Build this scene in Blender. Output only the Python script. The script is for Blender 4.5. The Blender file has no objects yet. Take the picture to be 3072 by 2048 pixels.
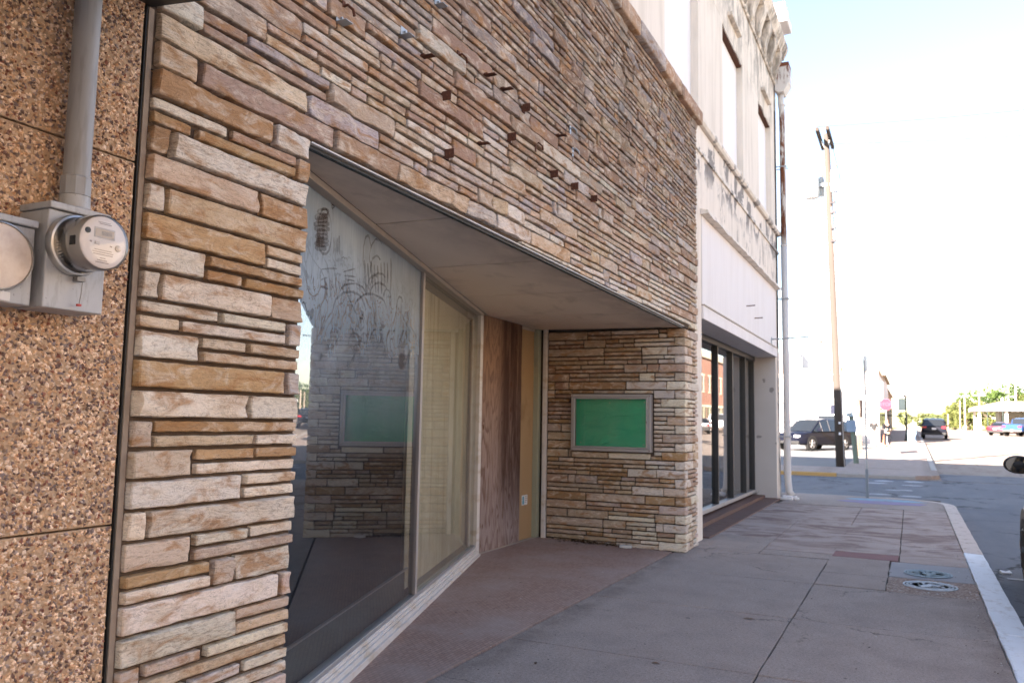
import bpy, bmesh, math, random
from mathutils import Vector, Matrix, noise as MN
R = math.radians
rnd = random.Random(7)
scene = bpy.context.scene
COL = scene.collection

# ------------------------------------------------------------------ camera
CAM = (0.0, 0.0, 1.55)
RIGHT = Vector((0.89797968, 0.4396922, 0.01741443))
DOWN = Vector((-0.02686902, 0.09428953, -0.99518216))
FWD = Vector((-0.43921584, 0.89318545, 0.09648418))
cam_data = bpy.data.cameras.new('camera')
cam = bpy.data.objects.new('camera', cam_data)
COL.objects.link(cam)
cam.matrix_world = Matrix(((RIGHT.x, -DOWN.x, -FWD.x, CAM[0]), (RIGHT.y, -DOWN.y, -FWD.y, CAM[1]),
                           (RIGHT.z, -DOWN.z, -FWD.z, CAM[2]), (0, 0, 0, 1)))
cam_data.lens = 28.47
cam_data.sensor_width = 36.0
cam_data.clip_end = 3000.0
cam_data.dof.use_dof = True
cam_data.dof.focus_distance = 3.6
cam_data.dof.aperture_fstop = 4.5
scene.camera = cam

# ------------------------------------------------------------------ sky, sun, exposure
SUN_EL, SUN_AZ = R(22.5), R(23.0)      # the sun stands behind the facades, to the left of and behind the camera
world = bpy.data.worlds.new('World')
scene.world = world
world.use_nodes = True
wn = world.node_tree.nodes
sky = wn.new('ShaderNodeTexSky')
sky.sky_type = 'NISHITA'
sky.sun_disc = False
sky.sun_elevation = SUN_EL
sky.sun_rotation = R(180.0) + SUN_AZ
sky.air_density = 1.0
sky.dust_density = 0.4
sky.ozone_density = 1.5
bg = wn['Background']
bg.inputs['Strength'].default_value = 0.052
world.node_tree.links.new(sky.outputs[0], bg.inputs[0])
sun_data = bpy.data.lights.new('sun', 'SUN')
sun_data.energy = 4.8
sun_data.angle = R(0.53)
sun_data.color = (1.0, 0.95, 0.87)
sun = bpy.data.objects.new('sun', sun_data)
COL.objects.link(sun)
SUN_DIR = Vector((-math.sin(SUN_AZ) * math.cos(SUN_EL), -math.cos(SUN_AZ) * math.cos(SUN_EL), math.sin(SUN_EL)))
sun.rotation_euler = SUN_DIR.to_track_quat('Z', 'Y').to_euler()
sun.location = (-20, -40, 30)
vs = scene.view_settings
vs.view_transform = 'Standard'
vs.look = 'None'
vs.gamma = 1.0
vs.exposure = 3.36
vs.use_white_balance = True
vs.white_balance_temperature = 7100
vs.white_balance_tint = 17
scene.render.film_transparent = False
scene.cycles.use_denoising = True
scene.cycles.max_bounces = 8
scene.cycles.transparent_max_bounces = 12
scene.cycles.caustics_reflective = False
scene.cycles.caustics_refractive = False

# ------------------------------------------------------------------ mesh helpers
class MB:
    """collects geometry for ONE mesh object"""
    def __init__(s):
        s.v, s.f, s.m, s.c = [], [], [], []
    def add(s, vs_, fs, mi=0, col=None):
        o = len(s.v)
        s.v += [tuple(p) for p in vs_]
        s.f += [tuple(i + o for i in q) for q in fs]
        s.m += [mi] * len(fs)
        if col is not None:
            s.c += [col] * len(vs_)
        return s
    def box(s, a, b, mi=0, col=None):
        x0, x1 = sorted((a[0], b[0])); y0, y1 = sorted((a[1], b[1])); z0, z1 = sorted((a[2], b[2]))
        return s.add([(x0, y0, z0), (x1, y0, z0), (x1, y1, z0), (x0, y1, z0), (x0, y0, z1), (x1, y0, z1), (x1, y1, z1), (x0, y1, z1)],
                     [(0, 3, 2, 1), (4, 5, 6, 7), (0, 1, 5, 4), (1, 2, 6, 5), (2, 3, 7, 6), (3, 0, 4, 7)], mi, col)
    def prism(s, poly, z0, z1, mi=0, col=None):
        """poly = ccw list of (x, y); z0, z1 numbers or functions of (x, y)"""
        n = len(poly)
        fz = lambda z, p: z(p[0], p[1]) if callable(z) else z
        vs_ = [(p[0], p[1], fz(z0, p)) for p in poly] + [(p[0], p[1], fz(z1, p)) for p in poly]
        fs = [tuple(range(n - 1, -1, -1)), tuple(range(n, 2 * n))]
        fs += [(i, (i + 1) % n, n + (i + 1) % n, n + i) for i in range(n)]
        return s.add(vs_, fs, mi, col)
    def profile(s, poly, axis, a, b, mi=0):
        """extrude a 2-d outline along an axis: 'x' outline is (y,z), 'y' outline is (x,z)"""
        n = len(poly)
        mk = (lambda t, p: (t, p[0], p[1])) if axis == 'x' else (lambda t, p: (p[0], t, p[1]))
        vs_ = [mk(a, p) for p in poly] + [mk(b, p) for p in poly]
        fs = [tuple(range(n - 1, -1, -1)), tuple(range(n, 2 * n))]
        fs += [(i, (i + 1) % n, n + (i + 1) % n, n + i) for i in range(n)]
        return s.add(vs_, fs, mi)
    def tube(s, pts, rad, seg=12, mi=0, caps=True, col=None):
        pts = [Vector(p) for p in pts]
        rad = rad if isinstance(rad, (list, tuple)) else [rad] * len(pts)
        rings, prev = [], None
        for i, p in enumerate(pts):
            if i == 0: t = pts[1] - p
            elif i == len(pts) - 1: t = p - pts[i - 1]
            else: t = (pts[i + 1] - p).normalized() + (p - pts[i - 1]).normalized()
            t.normalize()
            if prev is None:
                ref = Vector((0, 0, 1)) if abs(t.z) < .9 else Vector((1, 0, 0))
                u = t.cross(ref).normalized()
            else:
                u = (prev - t * prev.dot(t)).normalized()
            prev = u
            w = t.cross(u)
            rings.append([p + (u * math.cos(2 * math.pi * k / seg) + w * math.sin(2 * math.pi * k / seg)) * rad[i] for k in range(seg)])
        vs_ = [q for r in rings for q in r]
        fs = []
        for i in range(len(pts) - 1):
            for k in range(seg):
                a, b = i * seg + k, i * seg + (k + 1) % seg
                fs.append((a, b, b + seg, a + seg))
        if caps:
            fs.append(tuple(range(seg - 1, -1, -1)))
            o = (len(pts) - 1) * seg
            fs.append(tuple(o + k for k in range(seg)))
        return s.add(vs_, fs, mi, col)
    def lathe(s, prof, axis='z', c=(0, 0, 0), seg=32, mi=0):
        """prof = [(radius, along axis)...] revolved round an axis through c"""
        vs_, fs = [], []
        for r, h in prof:
            for k in range(seg):
                a = 2 * math.pi * k / seg
                p, q = r * math.cos(a), r * math.sin(a)
                if axis == 'z': vs_.append((c[0] + p, c[1] + q, c[2] + h))
                elif axis == 'x': vs_.append((c[0] + h, c[1] + p, c[2] + q))
                else: vs_.append((c[0] + q, c[1] + h, c[2] + p))
        for i in range(len(prof) - 1):
            for k in range(seg):
                a, b = i * seg + k, i * seg + (k + 1) % seg
                fs.append((a, b, b + seg, a + seg))
        if prof[0][0] > 1e-6: fs.append(tuple(range(seg - 1, -1, -1)))
        if prof[-1][0] > 1e-6: fs.append(tuple((len(prof) - 1) * seg + k for k in range(seg)))
        return s.add(vs_, fs, mi)
    def mesh(s, name, mats, smooth=False):
        me = bpy.data.meshes.new(name)
        me.from_pydata(s.v, [], s.f)
        for m in (mats if isinstance(mats, (list, tuple)) else [mats]):
            me.materials.append(m)
        if any(s.m): me.polygons.foreach_set('material_index', s.m)
        if s.c and len(s.c) == len(s.v):
            at = me.color_attributes.new('Col', 'FLOAT_COLOR', 'POINT')
            at.data.foreach_set('color', [k for c in s.c for k in (c[0], c[1], c[2], c[3] if len(c) > 3 else 1.0)])
        if smooth: me.polygons.foreach_set('use_smooth', [True] * len(me.polygons))
        me.update()
        return me
    def build(s, name, mats, parent=None, smooth=False, bevel=0.0, local=False, auto=False):
        me = s.mesh(name, mats, smooth or auto)
        if auto: me.set_sharp_from_angle(angle=R(32))
        o = bpy.data.objects.new(name, me)
        COL.objects.link(o)
        if parent is not None:
            o.parent = parent
            if not local:
                l = Vector(parent.location)
                p = parent.parent
                while p is not None:
                    l += p.location; p = p.parent
                o.location = -l
        if bevel:
            b = o.modifiers.new('bevel', 'BEVEL'); b.width = bevel; b.segments = 2; b.limit_method = 'ANGLE'; b.angle_limit = R(40)
        return o

def tag(o, label=None, cat=None, group=None, kind=None):
    if label: o['label'] = label
    if cat: o['category'] = cat
    if group: o['group'] = group
    if kind: o['kind'] = kind
    return o
def thing(name, loc, label, cat, group=None, rz=0.0):
    o = bpy.data.objects.new(name, None)
    o.empty_display_size = .2
    COL.objects.link(o)
    o.location = loc
    o.rotation_euler = (0, 0, rz)
    return tag(o, label, cat, group)

# ------------------------------------------------------------------ material helpers
class NT:
    def __init__(s, name, rough=.8, spec=.3, metal=0.0):
        s.mat = bpy.data.materials.new(name)
        s.mat.use_nodes = True
        s.t = s.mat.node_tree
        s.b = s.t.nodes['Principled BSDF']
        s.out = s.t.nodes['Material Output']
        s.set('Roughness', rough); s.set('Specular IOR Level', spec); s.set('Metallic', metal)
    def link(s, a, b): s.t.links.new(a, b)
    def val(s, sock, v):
        if isinstance(v, bpy.types.NodeSocket): s.link(v, sock)
        elif isinstance(v, (tuple, list)) and sock.type == 'RGBA': sock.default_value = (v[0], v[1], v[2], 1)
        else: sock.default_value = v
    def set(s, k, v): s.val(s.b.inputs[k], v)
    def n(s, t, **p):
        o = s.t.nodes.new('ShaderNode' + t)
        for k, v in p.items(): setattr(o, k, v)
        return o
    def pos(s): return s.n('NewGeometry').outputs['Position']
    def obj(s): return s.n('TexCoord').outputs['Object']
    def nrm(s): return s.n('NewGeometry').outputs['Normal']
    def attr(s, a='Col'): return s.n('Attribute', attribute_name=a).outputs['Color']
    def map(s, v, sc=(1, 1, 1), lo=(0, 0, 0), ro=(0, 0, 0)):
        o = s.n('Mapping'); s.link(v, o.inputs['Vector'])
        o.inputs['Scale'].default_value = sc; o.inputs['Location'].default_value = lo; o.inputs['Rotation'].default_value = ro
        return o.outputs[0]
    def noise(s, v, scale=5, det=4, rough=.55, dist=0.0, color=False):
        o = s.n('TexNoise'); s.link(v, o.inputs['Vector'])
        o.inputs['Scale'].default_value = scale; o.inputs['Detail'].default_value = det
        o.inputs['Roughness'].default_value = rough; o.inputs['Distortion'].default_value = dist
        return o.outputs['Color' if color else 'Fac']
    def voro(s, v, scale=5, feature='F1', out='Distance', rand=1.0):
        o = s.n('TexVoronoi', feature=feature); s.link(v, o.inputs['Vector'])
        o.inputs['Scale'].default_value = scale; o.inputs['Randomness'].default_value = rand
        return o.outputs[out]
    def wave(s, v, scale=5, dist=2.0, det=2, dsc=1.0, dir='X', typ='BANDS'):
        o = s.n('TexWave', wave_type=typ)
        if typ == 'BANDS': o.bands_direction = dir
        else: o.rings_direction = dir
        s.link(v, o.inputs['Vector'])
        o.inputs['Scale'].default_value = scale; o.inputs['Distortion'].default_value = dist
        o.inputs['Detail'].default_value = det; o.inputs['Detail Scale'].default_value = dsc
        return o.outputs['Fac']
    def ramp(s, f, stops, interp='LINEAR'):
        o = s.n('ValToRGB'); s.link(f, o.inputs[0])
        e = o.color_ramp.elements
        o.color_ramp.interpolation = interp
        while len(e) < len(stops): e.new(.5)
        for el, (p, c) in zip(e, stops):
            el.position = p
            el.color = (c, c, c, 1) if isinstance(c, (int, float)) else (c[0], c[1], c[2], 1)
        return o.outputs[0]
    def mix(s, f, a, b, blend='MIX'):
        o = s.n('Mix', data_type='RGBA', blend_type=blend)
        s.val(o.inputs[0], f); s.val(o.inputs[6], a); s.val(o.inputs[7], b)
        return o.outputs[2]
    def math(s, op, a, b=0.0, clamp=False):
        o = s.n('Math', operation=op, use_clamp=clamp)
        s.val(o.inputs[0], a); s.val(o.inputs[1], b)
        return o.outputs[0]
    def sep(s, v):
        o = s.n('SeparateXYZ'); s.link(v, o.inputs[0]); return o.outputs
    def band(s, v, a, b, soft=.05):
        """1 where a < v < b"""
        lo = s.n('MapRange'); lo.clamp = True
        s.val(lo.inputs[0], v); lo.inputs[1].default_value = a - soft; lo.inputs[2].default_value = a + soft
        hi = s.n('MapRange'); hi.clamp = True
        s.val(hi.inputs[0], v); hi.inputs[1].default_value = b - soft; hi.inputs[2].default_value = b + soft
        return s.math('MULTIPLY', lo.outputs[0], s.math('SUBTRACT', 1.0, hi.outputs[0]))
    def bump(s, h, strength=.5, dist=.01, normal=None):
        o = s.n('Bump'); s.link(h, o.inputs['Height'])
        o.inputs['Strength'].default_value = strength; o.inputs['Distance'].default_value = dist
        if normal is not None: s.link(normal, o.inputs['Normal'])
        return o.outputs[0]
    def color(s, c): s.set('Base Color', c); return s
    def normal(s, nrm): s.set('Normal', nrm); return s

def plain(name, c, rough=.7, spec=.3, metal=0.0, var=.12, scale=6.0, bump=0.0):
    """paint or metal with slight unevenness and grime"""
    m = NT(name, rough, spec, metal)
    p = m.obj()
    a = m.noise(p, scale, 5, .6)
    m.color(m.mix(a, tuple(k * (1 - var) for k in c), tuple(min(1, k * (1 + var)) for k in c)))
    if bump: m.normal(m.bump(m.noise(p, scale * 9, 3), bump, .004))
    return m.mat
# ------------------------------------------------------------------ materials
M = {}
def stone_material():
    m = NT('split_stone', .88, .22)
    p = m.pos(); c = m.attr()
    alpha = m.n('Attribute', attribute_name='Col').outputs['Alpha']
    comb = m.n('CombineXYZ'); 
    m.link(m.math('MULTIPLY', alpha, 37.0), comb.inputs[0]); m.link(m.math('MULTIPLY', alpha, 11.0), comb.inputs[2])
    add = m.n('VectorMath', operation='ADD'); m.link(p, add.inputs[0]); m.link(comb.outputs[0], add.inputs[1])
    q = add.outputs[0]
    qs = m.map(q, (1, 1, 2.6), ro=(R(14), R(-10), 0))
    patch = m.noise(qs, 5.5, 5, .6, .6)
    c1 = m.mix(m.math('MULTIPLY', m.ramp(patch, [(.50, 0), (.64, 1)]), .8), c, (.40, .205, .085))           # iron-stained patches
    pale = m.noise(m.map(q, (1, 1, 2.2), lo=(3, 5, 1)), 7.5, 5, .65, .8)
    c2 = m.mix(m.math('MULTIPLY', m.ramp(pale, [(.50, 0), (.66, 1)]), .7), c1, (.72, .61, .49))
    streak = m.noise(m.map(q, (1, 1, 6)), 22, 5, .7)
    c3 = m.mix(m.math('MULTIPLY', m.ramp(streak, [(.36, .9), (.50, 0)]), m.math('ADD', alpha, .25), True), c2, m.mix(.5, c2, (.12, .08, .055)))
    crev = m.noise(m.map(q, (1, 1, 2.0), ro=(R(25), 0, 0)), 9, 4, .6, 1.6)
    crack = m.ramp(m.math('ABSOLUTE', m.math('SUBTRACT', crev, .5)), [(0.0, 1), (.010, 0)])
    c4 = m.mix(m.math('MULTIPLY', crack, .55), c3, (.09, .055, .035))
    fine = m.noise(q, 160, 3, .7)
    c5 = m.mix(m.ramp(fine, [(.3, .35), (.5, 0)]), c4, m.mix(.6, c4, (.16, .12, .10)))
    run = m.noise(m.map(p, (1, 1, .10)), 3.2, 6, .65)                                # rain runs and soot on the wall
    soot = m.noise(m.map(p, (1, 1, .8), lo=(2, 6, 1)), 1.3, 5, .65)
    zz = m.sep(p)[2]
    zf = m.n('MapRange'); zf.clamp = True; m.link(zz, zf.inputs[0]); zf.inputs[1].default_value = 2.6; zf.inputs[2].default_value = 5.2; zf.inputs[3].default_value = .12; zf.inputs[4].default_value = .75
    grime = m.math('MULTIPLY', m.math('MAXIMUM', m.ramp(run, [(.46, 0), (.64, 1)]), m.ramp(soot, [(.52, 0), (.66, .8)])), zf.outputs[0])
    c5 = m.mix(grime, c5, m.mix(.62, c5, (.10, .07, .055)))
    m.color(c5)
    h = m.math('ADD', m.math('MULTIPLY', crev, 1.0), m.math('MULTIPLY', streak, .35))
    h = m.math('ADD', h, m.math('MULTIPLY', fine, .12))
    m.normal(m.bump(h, .9, .013))
    return m.mat
M['stone'] = stone_material()
m = NT('mortar', .95, .1); p = m.pos()
m.color(m.mix(m.noise(p, 14, 5, .7), (.060, .043, .033), (.13, .098, .076)))
m.normal(m.bump(m.noise(p, 120, 4), .6, .006)); M['mortar'] = m.mat

m = NT('pebble_cement', .9, .15); p = m.pos()
m.color(m.mix(m.noise(p, 30, 5, .7), (.42, .28, .18), (.58, .41, .27)))
cells = m.voro(p, 62); m.normal(m.bump(cells, .8, .01)); M['cement'] = m.mat
m = NT('pebble_aggregate', .75, .3); c = m.attr()
m.color(m.mix(m.ramp(m.noise(m.pos(), 90, 3), [(.35, .35), (.6, 0)]), c, (.10, .06, .04))); M['pebble'] = m.mat
m = NT('pebble_panel_far', .9, .2); p = m.pos()
vc = m.n('TexVoronoi'); m.link(p, vc.inputs['Vector']); vc.inputs['Scale'].default_value = 62
rr = m.sep(vc.outputs['Color'])[0]
m.color(m.ramp(rr, [(.0, (.10, .06, .05)), (.3, (.16, .10, .08)), (.36, (.50, .33, .18)), (1, (.58, .40, .23))], 'LINEAR'))
m.normal(m.bump(vc.outputs['Distance'], .8, .01)); M['pebble_far'] = m.mat

m = NT('grey_enamel', .42, .4); p = m.pos()
a = m.noise(p, 9, 5, .6); g = m.noise(m.map(p, (1, 1, .25)), 26, 5, .7)
sp = m.ramp(m.noise(p, 120, 2), [(.27, 1), (.31, 0)])
c = m.mix(a, (.36, .37, .385), (.45, .46, .475))
c = m.mix(m.ramp(g, [(.36, .6), (.5, 0)]), c, (.24, .24, .23))
m.color(m.mix(m.math('MULTIPLY', sp, .8), c, (.10, .09, .08))); M['enamel'] = m.mat
m = NT('pvc_conduit', .5, .35); p = m.pos()
c = m.mix(m.noise(p, 4, 5, .6), (.28, .29, .305), (.345, .355, .37))
c = m.mix(m.ramp(m.noise(m.map(p, (1, 1, .15)), 40, 3), [(.38, .5), (.5, 0)]), c, (.22, .22, .22))
m.color(c); M['pvc'] = m.mat
M['bright_metal'] = plain('bright_metal', (.55, .54, .52), .32, .5, .85, .15, 12)
m = NT('meter_cover_plastic', .35, .4); p = m.pos()
m.color(m.mix(m.ramp(m.noise(p, 25, 5, .7), [(.42, 0), (.7, 1)]), (.70, .60, .52), (.60, .48, .40))); M['cover_plate'] = m.mat
M['meter_face'] = plain('meter_face', (.86, .80, .77), .5, .3, 0, .06, 20)
M['meter_print'] = plain('meter_print', (.34, .27, .25), .6, .2)
M['lcd'] = plain('lcd', (.52, .40, .29), .25, .5, 0, .08)
M['black'] = plain('black_plastic', (.02, .02, .02), .5, .3)
M['red_seal'] = plain('red_seal', (.45, .05, .04), .5, .3)

def clear_glass(name, tint=(1, 1, 1), ior=1.5, rough=.02, film=None):
    m = NT(name); nt = m.t
    fr = m.n('Fresnel'); fr.inputs['IOR'].default_value = ior
    tr = m.n('BsdfTransparent'); tr.inputs[0].default_value = (*tint, 1)
    gl = m.n('BsdfGlossy'); gl.inputs['Roughness'].default_value = rough
    base = tr.outputs[0]
    if film is not None:
        df = m.n('BsdfDiffuse')
        fac, colr = film(m)
        m.val(df.inputs[0], colr)
        mx = m.n('MixShader'); m.val(mx.inputs[0], fac); m.link(base, mx.inputs[1]); m.link(df.outputs[0], mx.inputs[2])
        base = mx.outputs[0]
    f2 = m.math('DIVIDE', m.math('MULTIPLY', fr.outputs[0], 2.0), m.math('ADD', fr.outputs[0], 1.0))
    mx2 = m.n('MixShader'); m.link(f2, mx2.inputs[0]); m.link(base, mx2.inputs[1]); m.link(gl.outputs[0], mx2.inputs[2])
    m.link(mx2.outputs[0], m.out.inputs['Surface'])
    return m.mat
def film_soaped(m):
    """whitewash film on the inside of the pane with finger drawings wiped through it"""
    p = m.pos(); s = m.sep(p)
    zf = m.n('MapRange'); zf.clamp = True; m.link(s[2], zf.inputs[0])
    zf.inputs[1].default_value = 1.25; zf.inputs[2].default_value = 2.35; zf.inputs[3].default_value = .03; zf.inputs[4].default_value = .80
    cloud = m.noise(m.map(p, (1, 1, .6)), 1.6, 5, .6)
    streak = m.noise(m.map(p, (1, 1, .06)), 38, 4, .6)
    fac = m.math('MULTIPLY', zf.outputs[0], m.ramp(cloud, [(.3, .75), (.7, 1.1)]))
    fac = m.math('MULTIPLY', fac, m.ramp(streak, [(.3, .9), (.65, 1.04)]))
    # drawings: loops, hatching and blots, only in the middle height
    zone = m.math('MULTIPLY', m.band(s[2], 1.55, 2.42, .22), m.band(s[1], 3.15, 5.5, .15))
    w1 = m.noise(m.map(p, (1, 1.0, 1.0)), 2.6, 2.5, .5, 2.2)
    loops = m.ramp(m.math('ABSOLUTE', m.math('SUBTRACT', w1, .5)), [(0, 1), (.012, .8), (.022, 0)])
    w2 = m.noise(m.map(p, (1, 2.4, .8), lo=(0, 4, 2)), 3.0, 2, .5, 3.0)
    hatch = m.ramp(m.math('ABSOLUTE', m.math('SUBTRACT', w2, .47)), [(0, 1), (.012, .7), (.02, 0)])
    blot = m.ramp(m.noise(m.map(p, (1, 1.6, 1), lo=(7, 0, 3)), 2.3, 4, .65, .8), [(.60, 0), (.65, .75)])
    marks = m.math('MAXIMUM', m.math('MAXIMUM', loops, hatch), blot)
    marks = m.math('MULTIPLY', m.math('MULTIPLY', marks, zone), .55)
    fac = m.math('MULTIPLY', fac, m.math('SUBTRACT', 1.0, marks), True)
    return fac, m.mix(cloud, (.40, .51, .60), (.54, .66, .76))
def film_dusty(m):
    p = m.pos()
    f = m.ramp(m.noise(m.map(p, (1, 1, .3)), 3.0, 5, .6), [(.3, .20), (.7, .40)])
    return f, (.60, .57, .46)
def film_light(m):
    p = m.pos()
    return m.ramp(m.noise(m.map(p, (1, 1, .3)), 2.0, 5, .6), [(.3, .01), (.7, .05)]), (.4, .4, .4)
M['pane_soaped'] = clear_glass('pane_soaped', (.90, .92, .92), 1.55, .012, film_soaped)
M['pane_dusty'] = clear_glass('pane_dusty', (.90, .93, .88), 1.25, .03, film_dusty)
M['pane_shop'] = clear_glass('pane_shop', (.75, .78, .78), 1.55, .004, film_light)
M['pane_clear'] = clear_glass('pane_clear', (.93, .95, .94), 1.5, .01, film_light)
M['meter_glass'] = clear_glass('meter_glass', (.95, .95, .95), 1.25, .04, film_light)
m = NT('pane_inner_face'); tr = m.n('BsdfTransparent'); m.link(tr.outputs[0], m.out.inputs['Surface']); M['pane_inner'] = m.mat

def stucco(name, base, alt, peel_zones=True, k=1.0):
    m = NT(name, .9, .15); p = m.pos(); s = m.sep(p)
    c = m.mix(m.noise(p, 1.2, 6, .6), base, alt)
    run = m.noise(m.map(p, (1, 1, .12)), 5.0, 6, .65)                    # run-off streaks
    c = m.mix(m.math('MULTIPLY', m.ramp(run, [(.46, 0), (.66, 1)]), .30 * k), c, (.38, .32, .25))
    if peel_zones:
        mild = m.math('MULTIPLY', m.ramp(m.noise(m.map(p, (1, 1, .5)), 3.0, 6, .7, .5), [(.46, 0), (.60, 1)]), m.band(s[2], 8.1, 11.5, .5))
        c = m.mix(m.math('MULTIPLY', mild, .75), c, (.17, .15, .13))
        pe = m.noise(m.map(p, (1, 1, .9), lo=(0, 2.3, 1.1)), 1.9, 6, .55, .4)
        peel = m.math('MULTIPLY', m.ramp(pe, [(.515, 0), (.525, 1)]), m.band(s[2], 5.05, 5.80, .12))
        pe2 = m.noise(m.map(p, (1, 1.3, .5), lo=(0, 0, 4)), 3.4, 6, .7, .6)
        peel2 = m.math('MULTIPLY', m.ramp(pe2, [(.56, 0), (.60, 1)]), m.band(s[2], 4.4, 5.4, .2))
        c = m.mix(peel, c, m.mix(m.noise(p, 20, 4), (.22, .20, .19), (.32, .29, .27)))
        c = m.mix(m.math('MULTIPLY', peel2, .55), c, (.20, .17, .15))
        end = m.math('MULTIPLY', m.ramp(m.noise(m.map(p, (1, 3, .6)), 2.2, 6, .7), [(.47, 0), (.53, 1)]), m.band(s[1], 18.16, 19.2, .05))
        c = m.mix(m.math('MULTIPLY', end, .85), c, (.15, .13, .12))
        m.normal(m.bump(m.math('ADD', m.math('MULTIPLY', peel, -1.0), m.math('MULTIPLY', m.noise(p, 70, 4), .15)), .5, .008))
    else:
        m.normal(m.bump(m.noise(p, 60, 4), .25, .006))
    m.color(c)
    return m.mat
M['stucco'] = stucco('weathered_stucco', (.80, .72, .64), (.73, .65, .56))
M['stucco_flat'] = stucco('painted_board', (.80, .77, .76), (.76, .72, .70), False, .35)
M['board_white'] = stucco('window_board', (.86, .85, .85), (.80, .78, .78), False, .25)
m = NT('pier_render', .85, .2); p = m.pos()
c = m.mix(m.noise(p, 2.2, 5, .6), (.52, .48, .44), (.62, .57, .53))
sp = m.ramp(m.noise(m.map(p, (1, 1, 1), lo=(2.1, 0, .4)), 2.6, 3, .5, .3), [(.66, 0), (.67, 1)])
m.color(m.mix(sp, c, (.30, .27, .25))); m.normal(m.bump(m.noise(p, 50, 4), .2, .005)); M['pier'] = m.mat

m = NT('sidewalk_concrete', .92, .15); p = m.pos()
c = m.mix(m.noise(p, 1.1, 6, .6), (.335, .265, .228), (.43, .35, .305))
c = m.mix(m.ramp(m.noise(m.map(p, (1, .8, 1)), 3.2, 6, .65), [(.45, 0), (.7, .45)]), c, (.24, .20, .185))
grain = m.noise(p, 190, 3, .7)
g2 = m.noise(p, 55, 4, .75)
c = m.mix(m.ramp(g2, [(.34, .55), (.50, 0)]), c, (.17, .13, .11))
c = m.mix(m.ramp(g2, [(.56, 0), (.70, .5)]), c, (.55, .48, .43))
c = m.mix(m.ramp(grain, [(.36, .55), (.5, 0)]), c, (.12, .10, .09))
c = m.mix(m.ramp(grain, [(.60, 0), (.70, .35)]), c, (.52, .47, .44))
blot = m.noise(m.map(p, (1, 1, 1), lo=(4, 2, 0)), .75, 6, .7, .5)
c = m.mix(m.ramp(blot, [(.50, 0), (.66, .28)]), c, (.215, .16, .135))                # old stains
gum = m.voro(m.map(p, (1, 1, 0)), 3.1)
gsel = m.ramp(m.noise(p, 1.7, 2), [(.50, 0), (.54, 1)])
c = m.mix(m.math('MULTIPLY', m.ramp(gum, [(.050, .75), (.065, 0)]), gsel), c, (.10, .085, .075))   # trodden gum
dv = m.n('VectorMath', operation='ADD'); m.link(p, dv.inputs[0])
sc = m.n('VectorMath', operation='SCALE'); m.link(m.noise(p, 2.2, 5, .7, color=True), sc.inputs[0]); sc.inputs['Scale'].default_value = .55
m.link(sc.outputs[0], dv.inputs[1])
ck = m.voro(m.map(dv.outputs[0], (1, 1, 0)), .55, 'DISTANCE_TO_EDGE')
sx = m.sep(p)[0]
dirt = m.math('MAXIMUM', m.band(sx, .40, 1.0, .10), m.band(sx, -3.0, -2.42, .10))
dirt = m.math('MULTIPLY', dirt, m.ramp(m.noise(m.map(p, (1, .6, 1)), 5, 6, .7), [(.38, .1), (.62, .85)]))
c = m.mix(m.math('MULTIPLY', dirt, .6), c, (.12, .09, .075))
ckm = m.math('MULTIPLY', m.ramp(ck, [(0, 1), (.0045, 0)]), m.ramp(m.noise(p, .55, 3), [(.52, 0), (.58, 1)]))
c = m.mix(m.math('MULTIPLY', ckm, .8), c, (.06, .05, .04))
m.color(c); m.normal(m.bump(m.math('SUBTRACT', m.noise(p, 110, 4, .7), m.math('MULTIPLY', ckm, 1.5)), .35, .004)); M['concrete'] = m.mat
m = NT('stained_concrete', .9, .18); p = m.pos(); s = m.sep(p)
c = m.mix(m.noise(p, 1.3, 6, .6), (.36, .285, .25), (.45, .36, .32))
st = m.noise(m.map(p, (.8, 1.35, 1), lo=(1.7, .3, 0)), 1.5, 6, .66, 1.1)
stf = m.math('MULTIPLY', m.ramp(st, [(.46, 0), (.60, .72)]), m.band(s[1], 11.0, 17.1, .6))
c = m.mix(stf, c, (.155, .085, .075))                                              # worn red paint
grain = m.noise(p, 170, 3, .7)
c = m.mix(m.ramp(grain, [(.36, .45), (.5, 0)]), c, (.12, .10, .09))
m.color(c); m.normal(m.bump(m.noise(p, 90, 4, .7), .35, .004)); M['stained'] = m.mat
M['red_patch'] = plain('red_patch', (.25, .13, .125), .9, .15, 0, .2, 14, .3)
M['smooth_patch'] = plain('smooth_patch', (.29, .28, .285), .85, .2, 0, .15, 3, .1)
m = NT('aggregate_patch', .95, .1); p = m.pos()
g = m.voro(p, 70, out='Color'); gs = m.sep(g)[0]
m.color(m.ramp(gs, [(0, (.19, .13, .10)), (.6, (.32, .235, .19)), (.93, (.38, .29, .25)), (.97, (.5, .47, .44))])); m.normal(m.bump(m.voro(p, 70), .6, .006)); M['agg_patch'] = m.mat
m = NT('joint_dirt', 1, .05); m.color(m.mix(m.noise(m.pos(), 20, 4), (.06, .05, .043), (.11, .092, .08))); M['joint'] = m.mat

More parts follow.
